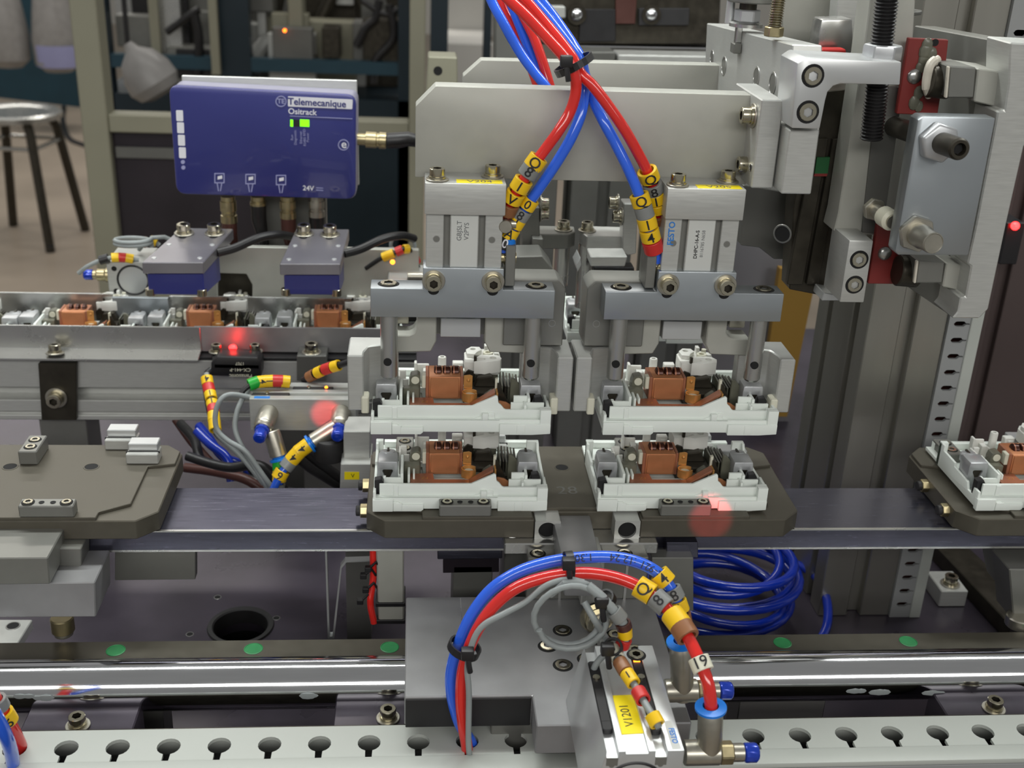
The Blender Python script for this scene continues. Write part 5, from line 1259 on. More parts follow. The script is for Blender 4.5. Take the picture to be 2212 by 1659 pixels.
# ================================================================== two read heads over the rear conveyor
def slab(q, th):
    top = [PY(*a) for a in q]; n = len(top)
    vs = top + [p - Vector((0, 0, th)) for p in top]
    return MB().add(vs, [tuple(range(n)), tuple(range(n, 2 * n))] + [(i, (i + 1) % n, n + (i + 1) % n, n + i) for i in range(n)])
for lb, tq, bz, bolts in (('left', [(306, 567, 692), (439, 567, 692), (504, 494, 750), (391, 492, 750)], 0, ((398, 505), (464, 505))),
                          ('right', [(604, 570, 692), (735, 570, 692), (754, 495, 750), (640, 494, 750)], 0, ((657, 506), (713, 508)))):
    t = thing('read_head', f'{lb} read head with a grey top plate on a blue body above the rear conveyor', 'sensor', PY(tq[0][0] + 60, 640, 720))
    tp = slab(tq, 7.4).part('top_plate', 'plate_violet', t, 0.5)
    fl, fr_ = PY(*tq[0]), PY(*tq[1]); blk, brk = PY(*tq[3]), PY(*tq[2])
    zb_ = PY(tq[0][0] + 60, 637, 694).z
    base4 = [fl + Vector((2, 2, -7.6)), fr_ + Vector((-1, 2, -7.6)), fr_.lerp(brk, .55) + Vector((-1, 0, -7.6)), fl.lerp(blk, .55) + Vector((2, 0, -7.6))]
    bt = [Vector((p.x, p.y, zb_)) for p in base4]
    MB().add(base4 + bt, [(0, 1, 2, 3), (4, 5, 6, 7), (0, 1, 5, 4), (1, 2, 6, 5), (2, 3, 7, 6), (3, 0, 4, 7)]).part('sensor_body', 'reader_blue', t, 0.6)
    for f in (0.08, 0.92):
        p = fl.lerp(fr_, f); MB().cyl((p.x, p.y + 4, zb_ - 1), (p.x, p.y + 4, zb_ + 3.5), 3.2, n=20).part('foot_screw', 'bolt', t, 0.3)
    nrm = (fr_ - fl).cross(blk - fl).normalized()
    if nrm.z < 0: nrm = -nrm
    for px, py in bolts:
        Yq = 744; p = PY(px, py, Yq)
        sl = (blk.z - fl.z) / (blk.y - fl.y); 
        zpl = fl.z + sl * (Yq - 692); y_ = Yq
        # keep the screw on the plate surface
        d = ray(px, py); tt = (fl.z - sl * 692) / (d.z - sl * d.y); p = d * tt
        bolt(t, p, nrm, 4.3)
        MB().prism(rrect(p.x - 2.6, p.x + 2.6, p.y - 8, p.y + 1, 2.4), 'z', p.z - 0.4, p.z - 0.0).part('adjusting_slot', 'hole_black', t)
    for f, g in ((.12, .12), (.88, .12), (.12, .5), (.88, .5)):
        p = fl.lerp(fr_, f).lerp(blk.lerp(brk, f), g); place('dowel', shared('dowel_pin', lambda: MB().lathe([(1, 0), (0.9, .25), (0, .3)], (0, 0, 0), (0, 0, 1), 14, caps=False), 'alu_bright'), t, p, nrm, 1.6)
    e_ = fr_.lerp(brk, .45) + Vector((0, 0, -4))
    MB().tube(spline([e_, e_ + Vector((10, 4, 2)), e_ + Vector((24, 14, 6)), e_ + Vector((36, 26, 5)), e_ + Vector((44, 44, -2))], 6), 2.8, 12).part('sensor_cable', 'cable_black', t)
# backing plate with cut-out, carried behind the read heads
bk_ = thing('backing_plate', 'grey backing plate with a dark cut-out behind the two read heads', 'plate', PY(640, 650, 762))
ppoly([(455, 532), (905, 540), (905, 690), (545, 690), (545, 615), (532, 592), (470, 590), (470, 690), (440, 690)], 760, 5).part('plate', 'alu_anod', bk_, 0.5)
ppoly([(470, 590), (560, 590), (560, 690), (470, 690)], 775, 3).part('inner_plate', 'dark_steel', bk_, 0.3)
MB().box(PY(600, 680, 765).x, PY(700, 680, 765).x, 765, 777, -420, PY(600, 690, 760).z + 4).part('leg', 'alu_dark', bk_, 0.5)

# ================================================================== rear conveyor with sheet metal guides
XL = PY(-120, 750, 703).x
XR = PY(900, 750, 703).x
rc = thing('rear_conveyor', 'rear conveyor with aluminium profile and steel side guides carrying mechanisms', 'conveyor', (-140, 730, -420))
z1 = PY(400, 707, 703).z; z2 = PY(300, 757, 700).z; z3 = PY(300, 776, 692).z
xe = PY(430, 760, 695).x
MB().prism([(703, z1), (704.5, z1), (704.5, z2 - 1.5), (690, z3 - 1), (690, z3 + 0.6), (703, z2)], 'x', XL, xe).part('front_guide', 'steel', rc, 0.3)
MB().box(xe - 4, XR, 704.6, 706, z2 - 2, z1).part('front_guide', 'steel_grey', rc, 0.2)
MB().box(xe - 6, XR, 697, 712, z2 - 5, z2 - 3).part('belt_edge', 'black', rc, 0.3)
zr0 = PY(120, 633, 752).z
MB().box(XL, PY(245, 660, 752).x, 752, 753.5, z2, zr0).part('rear_guide', 'steel', rc, 0.3)
MB().box(PY(245, 660, 750).x, PY(366, 660, 750).x, 748, 751, z2, PY(300, 641, 750).z).part('rear_guide', 'steel_blue', rc, 0.3)
MB().box(PY(366, 660, 752).x, XR, 752, 753.5, z2, PY(500, 641, 752).z).part('rear_guide', 'steel', rc, 0.3)
MB().box(XL, XR, 706, 751, z2 - 6, z2 - 2).part('belt', 'rubber', rc)
# front profile
zt_, zb2 = PY(300, 778, 697).z, PY(300, 908, 697).z
H = zt_ - zb2
sec = [(697, zb2), (697, zb2 + .08 * H), (699, zb2 + .09 * H), (699, zb2 + .13 * H), (697, zb2 + .14 * H), (697, zb2 + .33 * H), (706, zb2 + .35 * H), (706, zb2 + .52 * H), (697, zb2 + .54 * H), (697, zt_), (745, zt_), (745, zb2)]
MB().prism(sec, 'x', XL, XR).part('profile', 'alu', rc, 0.5)
for fx in (-230, -60):
    MB().box(fx - 15, fx + 15, 705, 735, -420, zb2).part('leg', 'alu_dark', rc, 0.5)
ppoly([(82, 785), (165, 785), (165, 908), (90, 908)], 693, 4).part('clamp_plate', 'dark_steel', rc, 0.4)
bolt(rc, PY(122, 859, 693), (0, -1, 0), 4.6)
bolt(rc, PY(119, 764, 694), (0, 0.15, 1), 3.8)
ppoly([(641, 769), (705, 769), (705, 823), (641, 823)], 688, 16).part('clamp_block', 'mid_grey', rc, 0.4)
bolt(rc, PY(673, 762, 695), (0, 0, 1), 4.2)
# photo sensor with red lamp
ps = thing('photo_sensor', 'black photo sensor with a glowing red lamp clipped to the rear conveyor', 'sensor', PY(510, 815, 690))
ppoly([(456, 783), (470, 770), (556, 772), (564, 784), (564, 815), (456, 812)], 680, 14).part('housing', 'black', ps, 0.8, 2)
zs = PY(510, 768, 688).z
slab([(462, 786, 680), (560, 788, 680), (566, 762, 695), (456, 760, 695)], 3).part('top_flange', 'rubber', ps, 0.4)
for px in (468, 551): bolt(ps, PY(px, 760, 694), (0, 0, 1), 3.3)
p = PY(503, 751, 696); MB().ball(p, 2.6, 12, (1, .8, .8)).part('red_lamp', 'led_red', ps)
q = PY(512, 798, 679.8)
for s_, dz, sz in (('Panasonic', -4.4, 3.6), ('CX-441-P', -0.2, 3.2), ('1707', 4.0, 2.8)):
    text(ps, s_, sz, q + Vector((2, 0, dz)), (-1, 0, 0), (0, 0, -1), 'mark_white')
MB().tube(spline([PY(458, 800, 685), PY(448, 810, 682), PY(446, 830, 676), PY(450, 860, 668), PY(458, 900, 662), PY(470, 935, 658), PY(520, 980, 650), PY(560, 1040, 640)], 6), 2.6, 12).part('lead', 'cable_black', ps)
l_ = bpy.data.lights.new('sensor_glow', 'POINT'); l_.color = (1, 0.03, 0.02); l_.energy = 0.004; l_.shadow_soft_size = 0.002
lo = bpy.data.objects.new('sensor_glow', l_); C.objects.link(lo); lo.location = W(PY(503, 744, 692))
# mechanisms riding on the rear conveyor
for px, lb in ((-117, 'white switch mechanism on the rear conveyor at the left picture edge'), (157, 'white switch mechanism on the rear conveyor below the left read head'), (432, 'white switch mechanism on the rear conveyor above the photo sensor'), (708, 'white switch mechanism on the rear conveyor below the right read head')):
    p = PY(px, 674, 732)
    mech(p.x - 35, 709, p.z - 19, lb)

# ================================================================== cylinder left of the grippers
cyf = 612
mc = thing('air_cylinder', 'silver air cylinder lying left of the grippers, with two blue knob fittings', 'air cylinder', PY(650, 930, 625))
c0_, c1_ = PY(538, 862, cyf), PY(770, 931, cyf)
yb3 = PZ(650, 826, PY(650, 862, cyf).z).y
zt3 = PY(650, 862, cyf).z; zb3 = c1_.z
sec = [(cyf, zb3), (cyf, zt3), (cyf + 5, zt3), (cyf + 5, zt3 - 2.4), (cyf + 9, zt3 - 2.4), (cyf + 9, zt3), (yb3 - 10, zt3), (yb3 - 10, zt3 - 2.4), (yb3 - 6, zt3 - 2.4), (yb3 - 6, zt3), (yb3, zt3), (yb3, zb3)]
MB().prism(sec, 'x', c0_.x, c1_.x).part('cylinder_body', 'alu', mc, 0.4)
for y_, xa2, xb3 in ((cyf + 7, 545, 625), (yb3 - 8, 633, 720)):
    a, c = PY(xa2, 850, y_).x, PY(xb3, 850, y_).x
    sw = MB().box(a, c, y_ - 1.7, y_ + 1.7, zt3 - 2.2, zt3 + 0.2).part('proximity_switch', 'rubber', mc, 0.3)
    MB().ball(((a * .6 + c * .4), y_, zt3 + 0.2), 1.3, 10).part('clamp_screw', 'bolt', sw)
    if y_ > cyf + 10: MB().ball((c - 4, y_, zt3 + 0.3), 1.0, 10).part('switch_lamp', 'led_orange', sw)
MB().box(PY(548, 860, cyf).x, PY(582, 860, cyf).x, cyf + 0.4, cyf + 3.6, zt3, zt3 + .06).part('blue_label', 'ink_blue', mc)
text(mc, 'ADN-25 12N', 2.6, (PY(600, 845, cyf + 16).x, cyf + 16, zt3 + .05), (1, 0, 0), (0, 1, 0), 'ink_grey')
hole(mc, PY(770 - 3, 917, cyf) - Vector((0, .1, 0)), (0, -1, 0), 3.0, 'alu')
# two elbows
for lb, a, kn, e0, e1 in (('left', (580, 893), (563, 938), (590, 945), (602, 985)), ('right', (737, 893), (730, 935), (715, 930), (676, 955))):
    t = thing('flow_control_fitting', f'nickel elbow fitting with blue knob, {lb} one on the cylinder left of the grippers', 'air fitting', PY(*kn, 595))
    pa, pk = PY(*a, cyf), PY(*kn, 592)
    MB().lathe([(5.6, -3), (5.6, (pk - pa).length * .6), (5.0, (pk - pa).length * .64), (5.0, (pk - pa).length * .8)], pa, pk - pa, 24).part('barrel', 'nickel', t, 0.4)
    MB().lathe([(4.2, -5), (4.2, -2), (3.4, -1.6), (3.6, 0), (3.6, 4), (2.6, 5)], pk, pk - pa, 12).part('adjusting_knob', 'knob_blue', t, 0.3)
    q0_, q1_ = PY(*e0, 597), PY(*e1, 594)
    MB().lathe([(4.6, -4), (4.9, 0), (4.9, (q1_ - q0_).length)], q0_, q1_ - q0_, 24).part('swivel_body', 'nickel', t, 0.4)
    MB().lathe([(3.6, 0), (3.6, .8), (5.6, 1.2), (5.6, 2.4), (3.2, 2.8)], q1_, q1_ - q0_, 24).part('release_collar', 'collar_blue', t)
pa = ppath([(602, 988, 594), (604, 1015, 592), (602, 1045, 590), (592, 1090, 588), (570, 1140, 586)])
t = hose('air_hose', 'blue air hose with green and yellow markers below the left elbow fitting', 'air hose', pa, 2.3, 'tube_blue')
for px, py, c, ch, L in ((600, 1005, 'mark_green', None, 6), (602, 1030, 'mark_yellow', '8', 6)): marker(t, pa, px, py, c, 4.0, L, ch)
marker(t, pa, 588, 1052, 'mark_grey', 3.8, 5)
pa = ppath([(676, 955, 593), (650, 973, 591), (625, 1000, 589), (606, 1025, 586), (590, 1060, 584), (570, 1120, 584)])
t = hose('air_hose', 'blue air hose with yellow and grey markers below the right elbow fitting', 'air hose', pa, 2.3, 'tube_blue')
for px, py, c, ch, L in ((655, 969, 'mark_yellow', '4', 8), (637, 985, 'mark_yellow', '4', 7), (622, 1003, 'mark_grey', None, 6), (607, 1024, 'mark_yellow', '6', 5)): marker(t, pa, px, py, c, 4.3, L, ch)
# sensor cables with marker stacks
pa = ppath([(540, 838, 628), (525, 860, 622), (512, 890, 616), (508, 925, 612), (520, 960, 608), (545, 1000, 604), (575, 1050, 600), (600, 1100, 598)])
hose('sensor_cable', 'grey sensor cable hanging in front of the rear conveyor, inner strand', 'cable', pa, 1.5, 'cable_grey')
pa = ppath([(540, 858, 618), (500, 852, 614), (478, 862, 611), (466, 890, 609), (468, 925, 607), (490, 950, 605), (530, 975, 602), (560, 1015, 600), (590, 1060, 598), (606, 1100, 597)])
hose('sensor_cable', 'grey sensor cable bowing out to the left below the photo sensor', 'cable', pa, 1.5, 'cable_grey')
pa = ppath([(446, 806, 652), (448, 825, 648), (455, 855, 640), (461, 885, 630), (463, 912, 622), (472, 940, 616), (520, 985, 612), (570, 1045, 606)])
t = hose('marker_cable', 'cable with a stack of yellow and red markers left of the grey cables', 'cable', pa, 1.6, 'cable_grey')
for px, py, c, ch, L in ((449, 822, 'mark_yellow', '4', 5), (451, 838, 'mark_red', None, 5), (455, 855, 'mark_yellow', '1', 5), (459, 873, 'mark_yellow', '1', 4), (461, 886, 'mark_red', None, 5), (462, 900, 'mark_yellow', None, 6), (464, 917, 'mark_yellow', None, 8)): marker(t, pa, px, py, c, 3.6, L, ch)
pa = ppath([(520, 850, 620), (532, 838, 622), (548, 828, 624), (570, 824, 626), (600, 823, 627), (628, 825, 628)])
t = hose('marker_cable', 'cable with green, yellow and red markers lying on the cylinder below the photo sensor', 'cable', pa, 1.5, 'cable_black')
for px, py, c, ch, L in ((548, 829, 'mark_green', None, 6), (566, 824, 'mark_yellow', '4', 6), (583, 823, 'mark_yellow', '1', 5), (600, 823, 'mark_red', None, 6), (616, 824, 'mark_yellow', None, 5)): marker(t, pa, px, py, c, 3.6, L, ch)
pa = ppath([(655, 822, 640), (680, 808, 636), (705, 797, 632), (735, 788, 628), (775, 775, 624)])
t = hose('marker_cable', 'black cable with yellow and red markers running to the left gripper cheek', 'cable', pa, 2.0, 'cable_black')
for px, py, c, L in ((672, 813, 'mark_brown', 5), (690, 805, 'mark_yellow', 5), (707, 797, 'mark_red', 6), (724, 791, 'mark_yellow', 5)): marker(t, pa, px, py, c, 3.4, L)
# dark cable tangle below
cols = ['cable_black', 'tube_blue_deep', 'cable_brown', 'cable_black', 'cable_brown', 'cable_black', 'cable_black', 'tube_blue_deep']
cl_ = ('black cable in the dark tangle below the rear conveyor, running to lower right', 'blue hose in the dark tangle below the rear conveyor', 'brown cable in the dark tangle below the rear conveyor, upper strand', 'black cable in the dark tangle, looping near the left pallet', 'brown cable in the dark tangle, lower strand behind the rail', 'thick black cable below the right elbow fitting, left strand', 'thick black cable below the right elbow fitting, right strand', 'short blue hose in the dark tangle beside the left pallet')
pl_ = [[(390, 915, 690), (420, 950, 670), (440, 1000, 650), (520, 1030, 640), (620, 1060, 630), (720, 1100, 625)], [(430, 920, 680), (450, 945, 670), (480, 985, 660), (530, 1010, 650), (560, 1060, 640)], [(380, 905, 700), (420, 960, 690), (470, 1010, 680), (540, 1030, 670), (640, 1075, 660)],
       [(405, 985, 640), (450, 1000, 634), (500, 1010, 628), (560, 1005, 622), (600, 1040, 615), (640, 1100, 612)], [(400, 1010, 650), (470, 1020, 640), (540, 1040, 630), (600, 1090, 626)],
       [(640, 985, 600), (670, 1010, 602), (710, 1035, 606), (745, 1060, 610), (770, 1100, 612)], [(655, 975, 604), (690, 1000, 606), (725, 1025, 608), (760, 1050, 610), (790, 1100, 612)], [(425, 930, 660), (455, 960, 652), (490, 990, 646), (500, 1040, 640)]]
for m, l, p in zip(cols, cl_, pl_): hose('cable' if 'cable' in l else 'air_hose', l, 'cable' if 'cable' in l else 'air hose', ppath(p, 6), 3.0, m)
# support blocks beside the centre pallet
sb = thing('support_block', 'grey support block with a yellow label left of the centre pallet', 'block', PY(770, 1050, 590))
ppoly([(742, 932), (800, 932), (800, 1002), (742, 1002)], 585, 20).part('upper_block', 'alu', sb, 0.5)
ppoly([(736, 1002), (802, 1002), (802, 1062), (734, 1062)], 578, 26).part('lower_block', 'alu', sb, 0.5)
l2 = ppoly([(744, 1020), (776, 1020), (776, 1036), (744, 1036)], 577.6, .4).part('name_label', 'label_yellow', sb)
text(l2, 'V', 3.4, PY(762, 1028, 577.5), (1, 0, 0), (0, 0, 1), 'ink')
MB().box(PY(745, 1062, 585).x, PY(800, 1062, 585).x, 580, 600, -420, PY(770, 1061, 585).z).part('foot', 'alu_dark', sb)
MB().cyl(PY(712, 945, 596), PY(712, 990, 596), 9, n=24).single('rubber_buffer', 'rubber', 'round black rubber buffer beside the grey support block', 'buffer', bevel=1.5, seg=2)

# ================================================================== small gripper cylinders behind, left and right of the read heads
for lb, x0_, y0_, Yg in (('left', 250, 560, 770), ('right', 855, 600, 740)):
    p = PY(x0_ + 28, y0_ + 45, Yg)
    t = thing('mini_cylinder', f'small grey air cylinder with a round end beside the {lb} read head', 'air cylinder', (p.x, Yg + 12, p.z - 14))
    MB().box(p.x - 14, p.x + 14, Yg, Yg + 34, p.z - 12, p.z + 13).part('body', 'alu', t, 0.6)
    MB().lathe([(9.6, 0), (10.4, -.6), (11, 0), (10.4, .4)], (p.x + 3, Yg - .2, p.z), (0, 1, 0), 30, caps=False).part('ring', 'black', t)
    MB().lathe([(9.4, 0), (0, 0.1)], (p.x + 3, Yg - .2, p.z), (0, 1, 0), 30, caps=False).part('end_cap', 'alu_bright', t)
    hole(t, (p.x - 9, Yg - .05, p.z - 8), (0, -1, 0), 1.8, None); hole(t, (p.x - 9, Yg - .05, p.z + 8), (0, -1, 0), 1.8, None)
    if lb == 'left':
        a, c = PY(238, 600, Yg), PY(205, 600, Yg)
        MB().lathe([(5, 0), (5, 6), (4.2, 6.4), (4.2, 12), (3, 12.4), (3, 15)], a + Vector((2, 6, 0)), (-1, 0, 0), 20).part('fitting', 'brass_dull', t, 0.3)
        MB().lathe([(3.4, 0), (3.6, .5), (3.6, 5), (2.6, 6)], a + Vector((-13, 6, 0)), (-1, 0, 0), 12).part('adjusting_knob', 'knob_blue', t)
    else:
        a = PY(880, 597, Yg); MB().lathe([(3, 0), (3, 26)], a, (1, 0, 0), 18).part('fitting', 'nickel', t, .3)
        MB().ball(PY(848, 566, Yg), 1.6, 10).part('switch_lamp', 'led_orange', t)
lp_ = []
c_ = PY(290, 545, 775)
for i in range(40): lp_.append(c_ + Vector((12 * math.cos(i * .33), 8 * math.sin(i * .33), 5 + .12 * i)))
lp_ += [c_ + Vector((20, 4, 10)), c_ + Vector((34, 8, 2))]
t = hose('sensor_cable', 'grey cable coiled above the left small cylinder, with yellow and red markers', 'cable', lp_, 1.5, 'cable_grey')
pa = ppath([(170, 590, 770), (190, 575, 768), (225, 560, 768), (260, 556, 770), (300, 562, 772)])
t = hose('marker_cable', 'cable with yellow and red markers left of the left read head', 'cable', pa, 1.5, 'cable_grey')
for px, py, c, L in ((250, 556, 'mark_yellow', 5), (265, 557, 'mark_red', 5), (280, 559, 'mark_yellow', 5), (225, 562, 'cable_black', 6)): marker(t, pa, px, py, c, 3.2, L)
pa = ppath([(300, 540, 790), (315, 522, 788), (330, 520, 788), (345, 530, 788)])
t = hose('marker_cable', 'short cable end with brown and yellow markers above the left small cylinder', 'cable', pa, 1.5, 'cable_grey')
for px, py, c, L in ((313, 523, 'mark_brown', 5), (331, 521, 'mark_yellow', 5)): marker(t, pa, px, py, c, 3.2, L)
c_ = PY(870, 532, 770)
lp_ = [c_ + Vector((-14, 4, -18))] + [c_ + Vector((8.2 * math.cos(a), 0.4 * a, 8.2 * math.sin(a))) for a in [math.radians(200 - 12 * i) for i in range(28)]] + [c_ + Vector((2, 6, -16))]
t = hose('sensor_cable', 'grey cable loop standing beside the right read head', 'cable', spline(lp_, 3), 1.3, 'cable_grey')
pa = ppath([(790, 580, 760), (820, 560, 758), (848, 548, 757), (875, 538, 758), (890, 545, 762), (905, 580, 770)])
t = hose('marker_cable', 'cable with yellow, orange and red markers beside the right read head', 'cable', pa, 1.5, 'cable_black')
for px, py, c, L in ((832, 552, 'mark_yellow', 5), (845, 549, 'led_orange' if False else 'mark_yellow', 4), (862, 541, 'mark_red', 5), (876, 537, 'mark_yellow', 4), (897, 560, 'mark_red', 5)): marker(t, pa, px, py, c, 3.2, L)

# red spotlights added for the red spots on the centre pallet and cylinder; source unseen
for nm, tgt, sz in (('red_beam', PY(1535, 1122, 484), 5.4), ('red_beam', PY(705, 895, 612), 4.4)):
    l_ = bpy.data.lights.new(nm, 'SPOT'); l_.color = (1, 0.05, 0.05); l_.energy = 3.6; l_.spot_size = math.radians(sz); l_.spot_blend = 0.35; l_.shadow_soft_size = 0.002
    lo = bpy.data.objects.new(nm, l_); C.objects.link(lo)
    src = tgt + Vector((-30, -230, 60)); lo.location = W(src)
    lo.rotation_euler = (tgt - src).to_track_quat('-Z', 'Y').to_euler()
# ================================================================== guard frame of the machine
GY = 1500
gf = thing('machine_guard', 'beige guard frame with two posts and a cross rail behind the reader box', 'guard frame', PZ(240, 640, -1300) * 0 + Vector((-330, GY, -1300)))
def vpost(px0, px1, py, Y, z0=-1300, z1=700, d=40):
    return MB().box(PY(px0, py, Y).x, PY(px1, py, Y).x, Y, Y + d, z0, z1)
vpost(203, 257, 520, GY).part('post', 'frame_beige', gf, 1.5)
vpost(884, 918, 200, GY).part('post', 'frame_beige', gf, 1.5)
xa3, xb4 = PY(257, 520, GY).x, PY(884, 200, GY).x
MB().box(xa3, xb4, GY + 4, GY + 34, PY(300, 289, GY).z, PY(300, 250, GY).z).part('cross_rail', 'frame_beige', gf, 1.5)
MB().box(xa3, xb4, GY + 4, GY + 34, -1280, PY(300, 560, GY).z).part('lower_rail', 'frame_beige', gf, 1.5)
MB().box(xa3, PY(560, 400, GY).x, GY + 16, GY + 20, PY(300, 560, GY).z, PY(300, 289, GY).z).part('dark_pane', 'dark_panel', gf, 0.5)
MB().box(xa3 + 4, PY(480, 330, GY).x, GY + 10, GY + 14, PY(300, 346, GY).z, PY(300, 322, GY).z).part('pale_strip', 'mid_grey', gf, 0.5)

# ================================================================== steel stool
sl_c = PZ(60, 500, -1300)
SX, SY = PZ(135, 525, -1300).x - 128, PZ(70, 515, -1300).y
st = thing('stool', 'round steel stool with four legs on the workshop floor', 'stool', (SX, SY, -1300))
zs_ = -1300 + 470
MB().lathe([(0, 0), (120, 0), (126, 4), (150, 8), (160, 2), (160, -14), (150, -20), (120, -12), (0, -10)], (SX, SY, zs_), (0, 0, 1), 40, caps=False).part('seat', 'steel', st)
for a in (35, 125, 215, 305):
    ca, sa = math.cos(math.radians(a)), math.sin(math.radians(a))
    MB().tube([Vector((SX + 110 * ca, SY + 110 * sa, zs_ - 10)), Vector((SX + 140 * ca, SY + 140 * sa, zs_ - 60)), Vector((SX + 205 * ca, SY + 205 * sa, -1296))], 17, 12).part('leg', 'dark_steel', st)
    MB().cyl((SX + 205 * ca, SY + 205 * sa, -1300), (SX + 203 * ca, SY + 203 * sa, -1270), 16, n=12).part('foot_cap', 'rubber', st)
for k in range(4):
    a, c = math.radians(35 + 90 * k), math.radians(125 + 90 * k)
    MB().tube([Vector((SX + 150 * math.cos(a), SY + 150 * math.sin(a), zs_ - 110)), Vector((SX + 150 * math.cos(c), SY + 150 * math.sin(c), zs_ - 110))], 8, 8).part('stretcher', 'steel', st)
pth = spline([PZ(138, 232, -1296), PZ(136, 262, -1296), PZ(150, 300, -1296), PZ(190, 318, -1296)], 8)
hose('floor_cable', 'dark cable curling on the floor behind the stool', 'cable', pth, 14, 'cable_black')

# ================================================================== neighbouring machines, out of focus
tm = thing('teal_machine', 'dark teal machine cabinet with hanging bags at the top left', 'machine', (-2700, 8200, -1300))
zlow = -1290
p0, p1 = PZ(-60, 188, zlow), PZ(172, 228, zlow)
MB().prism([(p0.x - 400, p0.y), (p1.x, p1.y), (p1.x, p1.y + 900), (p0.x - 400, p0.y + 900)], 'z', -1300, 900).part('cabinet', 'teal', tm)
for px0, px1, py0, py1 in ((-40, 30, -60, 150), (62, 142, -60, 160)):
    Yb_ = 6200
    a, c = PY(px0, py1, Yb_), PY(px1, py0, Yb_)
    cx_ = (a.x + c.x) / 2; hw = (c.x - a.x) / 2
    t = thing('plastic_bag', 'pale plastic bag hanging at the far left edge' if px0 < 0 else 'pale plastic bag with blue and red print hanging at the top left', 'bag', (cx_, Yb_, a.z))
    MB().lathe([(hw * .55, 0), (hw * .95, 40), (hw, 160), (hw * .85, (c.z - a.z) * .6), (hw * .6, (c.z - a.z))], (cx_, Yb_ + hw, a.z), (0, 0, 1), 16).part('bag_body', 'bag', t)
    if px0 > 0: MB().lathe([(hw * .97, 0), (hw * 1.01, 40), (hw * 1.03, 110)], (cx_ + 8, Yb_ + hw, a.z + 30), (0, 0, 1), 16, caps=False).part('printed_band', 'mark_red' if False else 'ink_pale', t)
    MB().box(cx_ - 6, cx_ + 6, Yb_ + hw - 6, Yb_ + hw + 6, c.z - 20, 1700).part('hook', 'steel', t)

bgY = 2600
am = thing('assembly_machine', 'dark teal framed assembly machine full of grey parts behind the guard frame', 'machine', (-500, bgY + 300, -1300))
vpost(203, 236, 100, bgY).part('post', 'teal_dark', am); vpost(468, 540, 100, bgY).part('post', 'teal_dark', am); vpost(860, 898, 100, bgY).part('post', 'teal_dark', am)
vpost(930, 968, 60, bgY - 300).part('post', 'teal_dark', am); vpost(1046, 1062, 60, bgY - 300).part('post', 'teal_dark', am)
xl_, xr_ = PY(203, 100, bgY).x, PY(898, 100, bgY).x
MB().box(xl_, xr_, bgY, bgY + 600, -1300, PY(400, 205, bgY).z).part('base_cabinet', 'teal_dark', am)
MB().box(xl_, xr_, bgY + 2, bgY + 30, PY(400, 150, bgY).z, PY(400, 122, bgY).z).part('rail', 'teal', am)
MB().box(xl_, xr_, bgY + 640, bgY + 680, -1300, 900).part('rear_panel', 'dark_steel', am)
rnd = random.Random(5)
mats_ = ['alu_dark', 'mid_grey', 'dark_steel', 'steel', 'alu', 'frame_beige', 'black', 'mid_grey', 'dark_steel']
for k in range(70):
    px, py = rnd.uniform(285, 455) if k % 3 == 0 else rnd.uniform(530, 870), rnd.uniform(-10, 170)
    Yk = bgY + rnd.uniform(20, 500); p = PY(px, py, Yk)
    w_, h_2 = rnd.uniform(8, 60), rnd.uniform(10, 90)
    m = mats_[k % len(mats_)]
    if k % 4 == 0:
        MB().cyl(p, p + Vector((rnd.uniform(-80, 80), 0, rnd.uniform(30, 160))), rnd.uniform(6, 20), n=12).part('machine_rod', m, am)
    else:
        MB().box(p.x - w_, p.x + w_, Yk, Yk + rnd.uniform(20, 80), p.z - h_2, p.z + h_2).part('machine_block', m, am, 2)
vpost(452, 470, 60, bgY - 40, -400, 500, 20).part('machine_column', 'frame_beige', am)
vpost(322, 342, 40, bgY + 30, -400, 500, 20).part('machine_column', 'frame_beige', am)
for k, (pts, r) in enumerate((([(820, 0), (810, 40), (790, 60), (770, 100)], 9), ([(840, 10), (850, 80), (812, 130), (806, 180)], 9), ([(420, 30), (430, 90), (425, 170)], 10), ([(360, 70), (400, 40), (430, 20)], 8), ([(780, 0), (830, 30), (860, 20)], 7))):
    MB().tube(spline([PY(a, c, bgY + 15) for a, c in pts], 6), r, 8).part('machine_cable', 'cable_black', am)
MB().ball(PY(615, 66, bgY + 10), 3, 8).part('orange_lamp', 'led_orange', am)
t = thing('plastic_bag', 'crumpled pale plastic bag hanging between the guard post and the reader box', 'bag', PY(318, 180, 2300))
p = PY(320, 155, 2300)
b = MB(); b.lathe([(8, 0), (14, 14), (34, 30), (48, 60), (50, 86), (40, 104), (20, 112)], p + Vector((-34, 0, 52)), (0.5, 0, -0.85), 14); b.part('bag_body', 'bag', t)
MB().tube([p + Vector((-34, 0, 50)), p + Vector((-34, 20, 800))], 5, 8).part('hook_cord', 'cable_black', t)
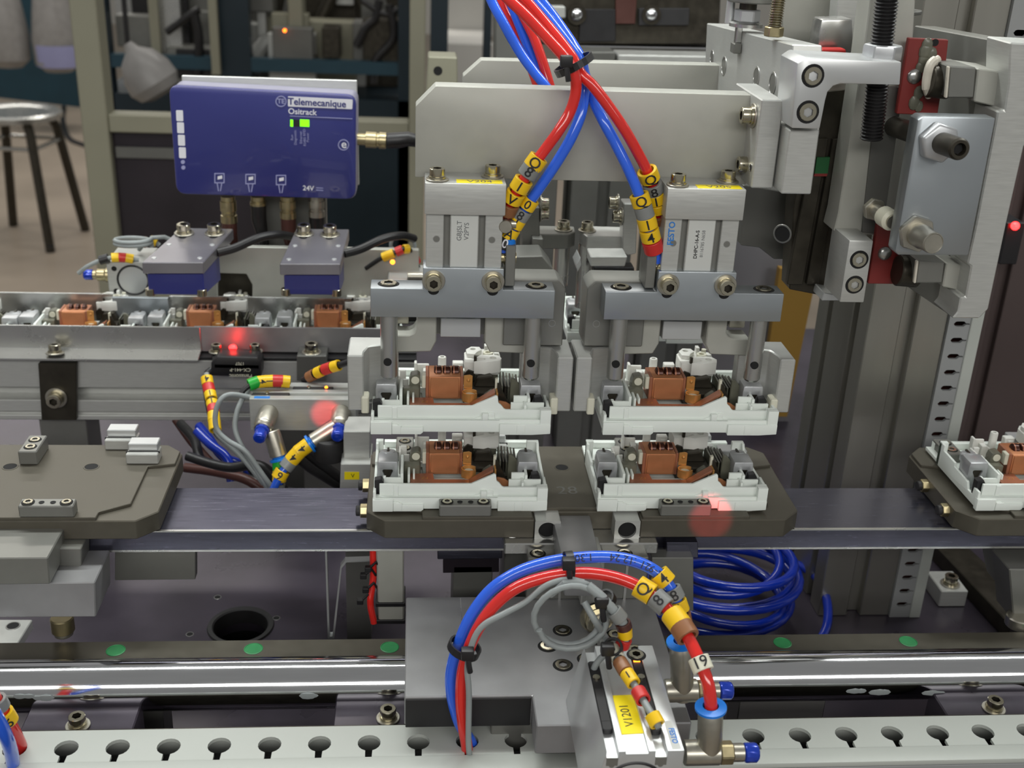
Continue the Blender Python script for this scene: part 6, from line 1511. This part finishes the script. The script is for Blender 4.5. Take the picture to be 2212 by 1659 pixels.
# white cabinet and pale table behind
cw = thing('white_cabinet', 'pale cabinet far behind, between the blue frame posts', 'cabinet', PZ(1000, 120, -1300))
vpost(965, 1048, 60, 3400, -1300, 900, 400).part('cabinet', 'wall_mat', cw, 4)
MB().box(PY(955, 130, 3200).x, PY(1060, 130, 3200).x, 3100, 3390, PY(1000, 130, 3200).z - 400, PY(1000, 82, 3200).z).part('ledge', 'wall_mat', cw, 4)
mb2 = thing('mirror_housing', 'dark shiny steel housing with two dome screws behind the second beam', 'housing', PY(1330, 140, 1000))
ppoly([(1092, -60), (1560, -60), (1552, 96), (1140, 96)], 1000, 60).part('panel', 'dark_steel', mb2, 1.0)
ppoly([(1255, 20), (1330, 20), (1330, 90), (1250, 90)], 996, 6).part('dark_window', 'black', mb2, 0.5)
ppoly([(1330, -60), (1380, -60), (1372, 52), (1330, 52)], 996, 4).part('red_panel', 'cable_brown', mb2, 0.5)
ppoly([(1380, 18), (1490, 18), (1488, 55), (1380, 55)], 996, 4).part('dark_window', 'rubber', mb2, 0.5)
for px in (1246, 1407):
    p = PY(px, 32, 996); MB().ball(p, 5.6, 16, (1, .7, 1)).part('dome_screw', 'chrome', mb2)
    MB().lathe([(6, 0), (8, 0), (8, 1.4)], p, (0, -1, 0), 24).part('screw_collar', 'dark_steel', mb2)
ppoly([(1228, 98), (1560, 104), (1560, 114), (1228, 114)], 992, 60).part('bright_edge', 'chrome', mb2, 1.0)
ppoly([(1070, -60), (1145, -60), (1160, 140), (1070, 140)], 900, 30).part('side_panel', 'mid_grey', mb2, 1.0)
ppoly([(1140, 12), (1222, 14), (1222, 40), (1140, 40)], 985, 14).part('pale_bar', 'alu', mb2, 1.0)
ppoly([(1335, 118), (1560, 122), (1560, 160), (1335, 160)], 950, 30).part('pale_shelf', 'alu', mb2, 1.0)
ppoly([(1225, 112), (1330, 112), (1330, 160), (1225, 160)], 955, 30).part('grey_shelf', 'mid_grey', mb2, 1.0)
# small bracket left of second beam
sb2 = thing('corner_bracket', 'greenish grey bracket block left of the second beam', 'bracket', PY(955, 200, 900))
ppoly([(925, 122), (988, 124), (990, 300), (915, 300)], 900, 30).part('block', 'frame_beige', sb2, 1.0)
hole(sb2, PY(946, 153, 900) - Vector((0, .1, 0)), (0, -1, 0), 3.4, None)
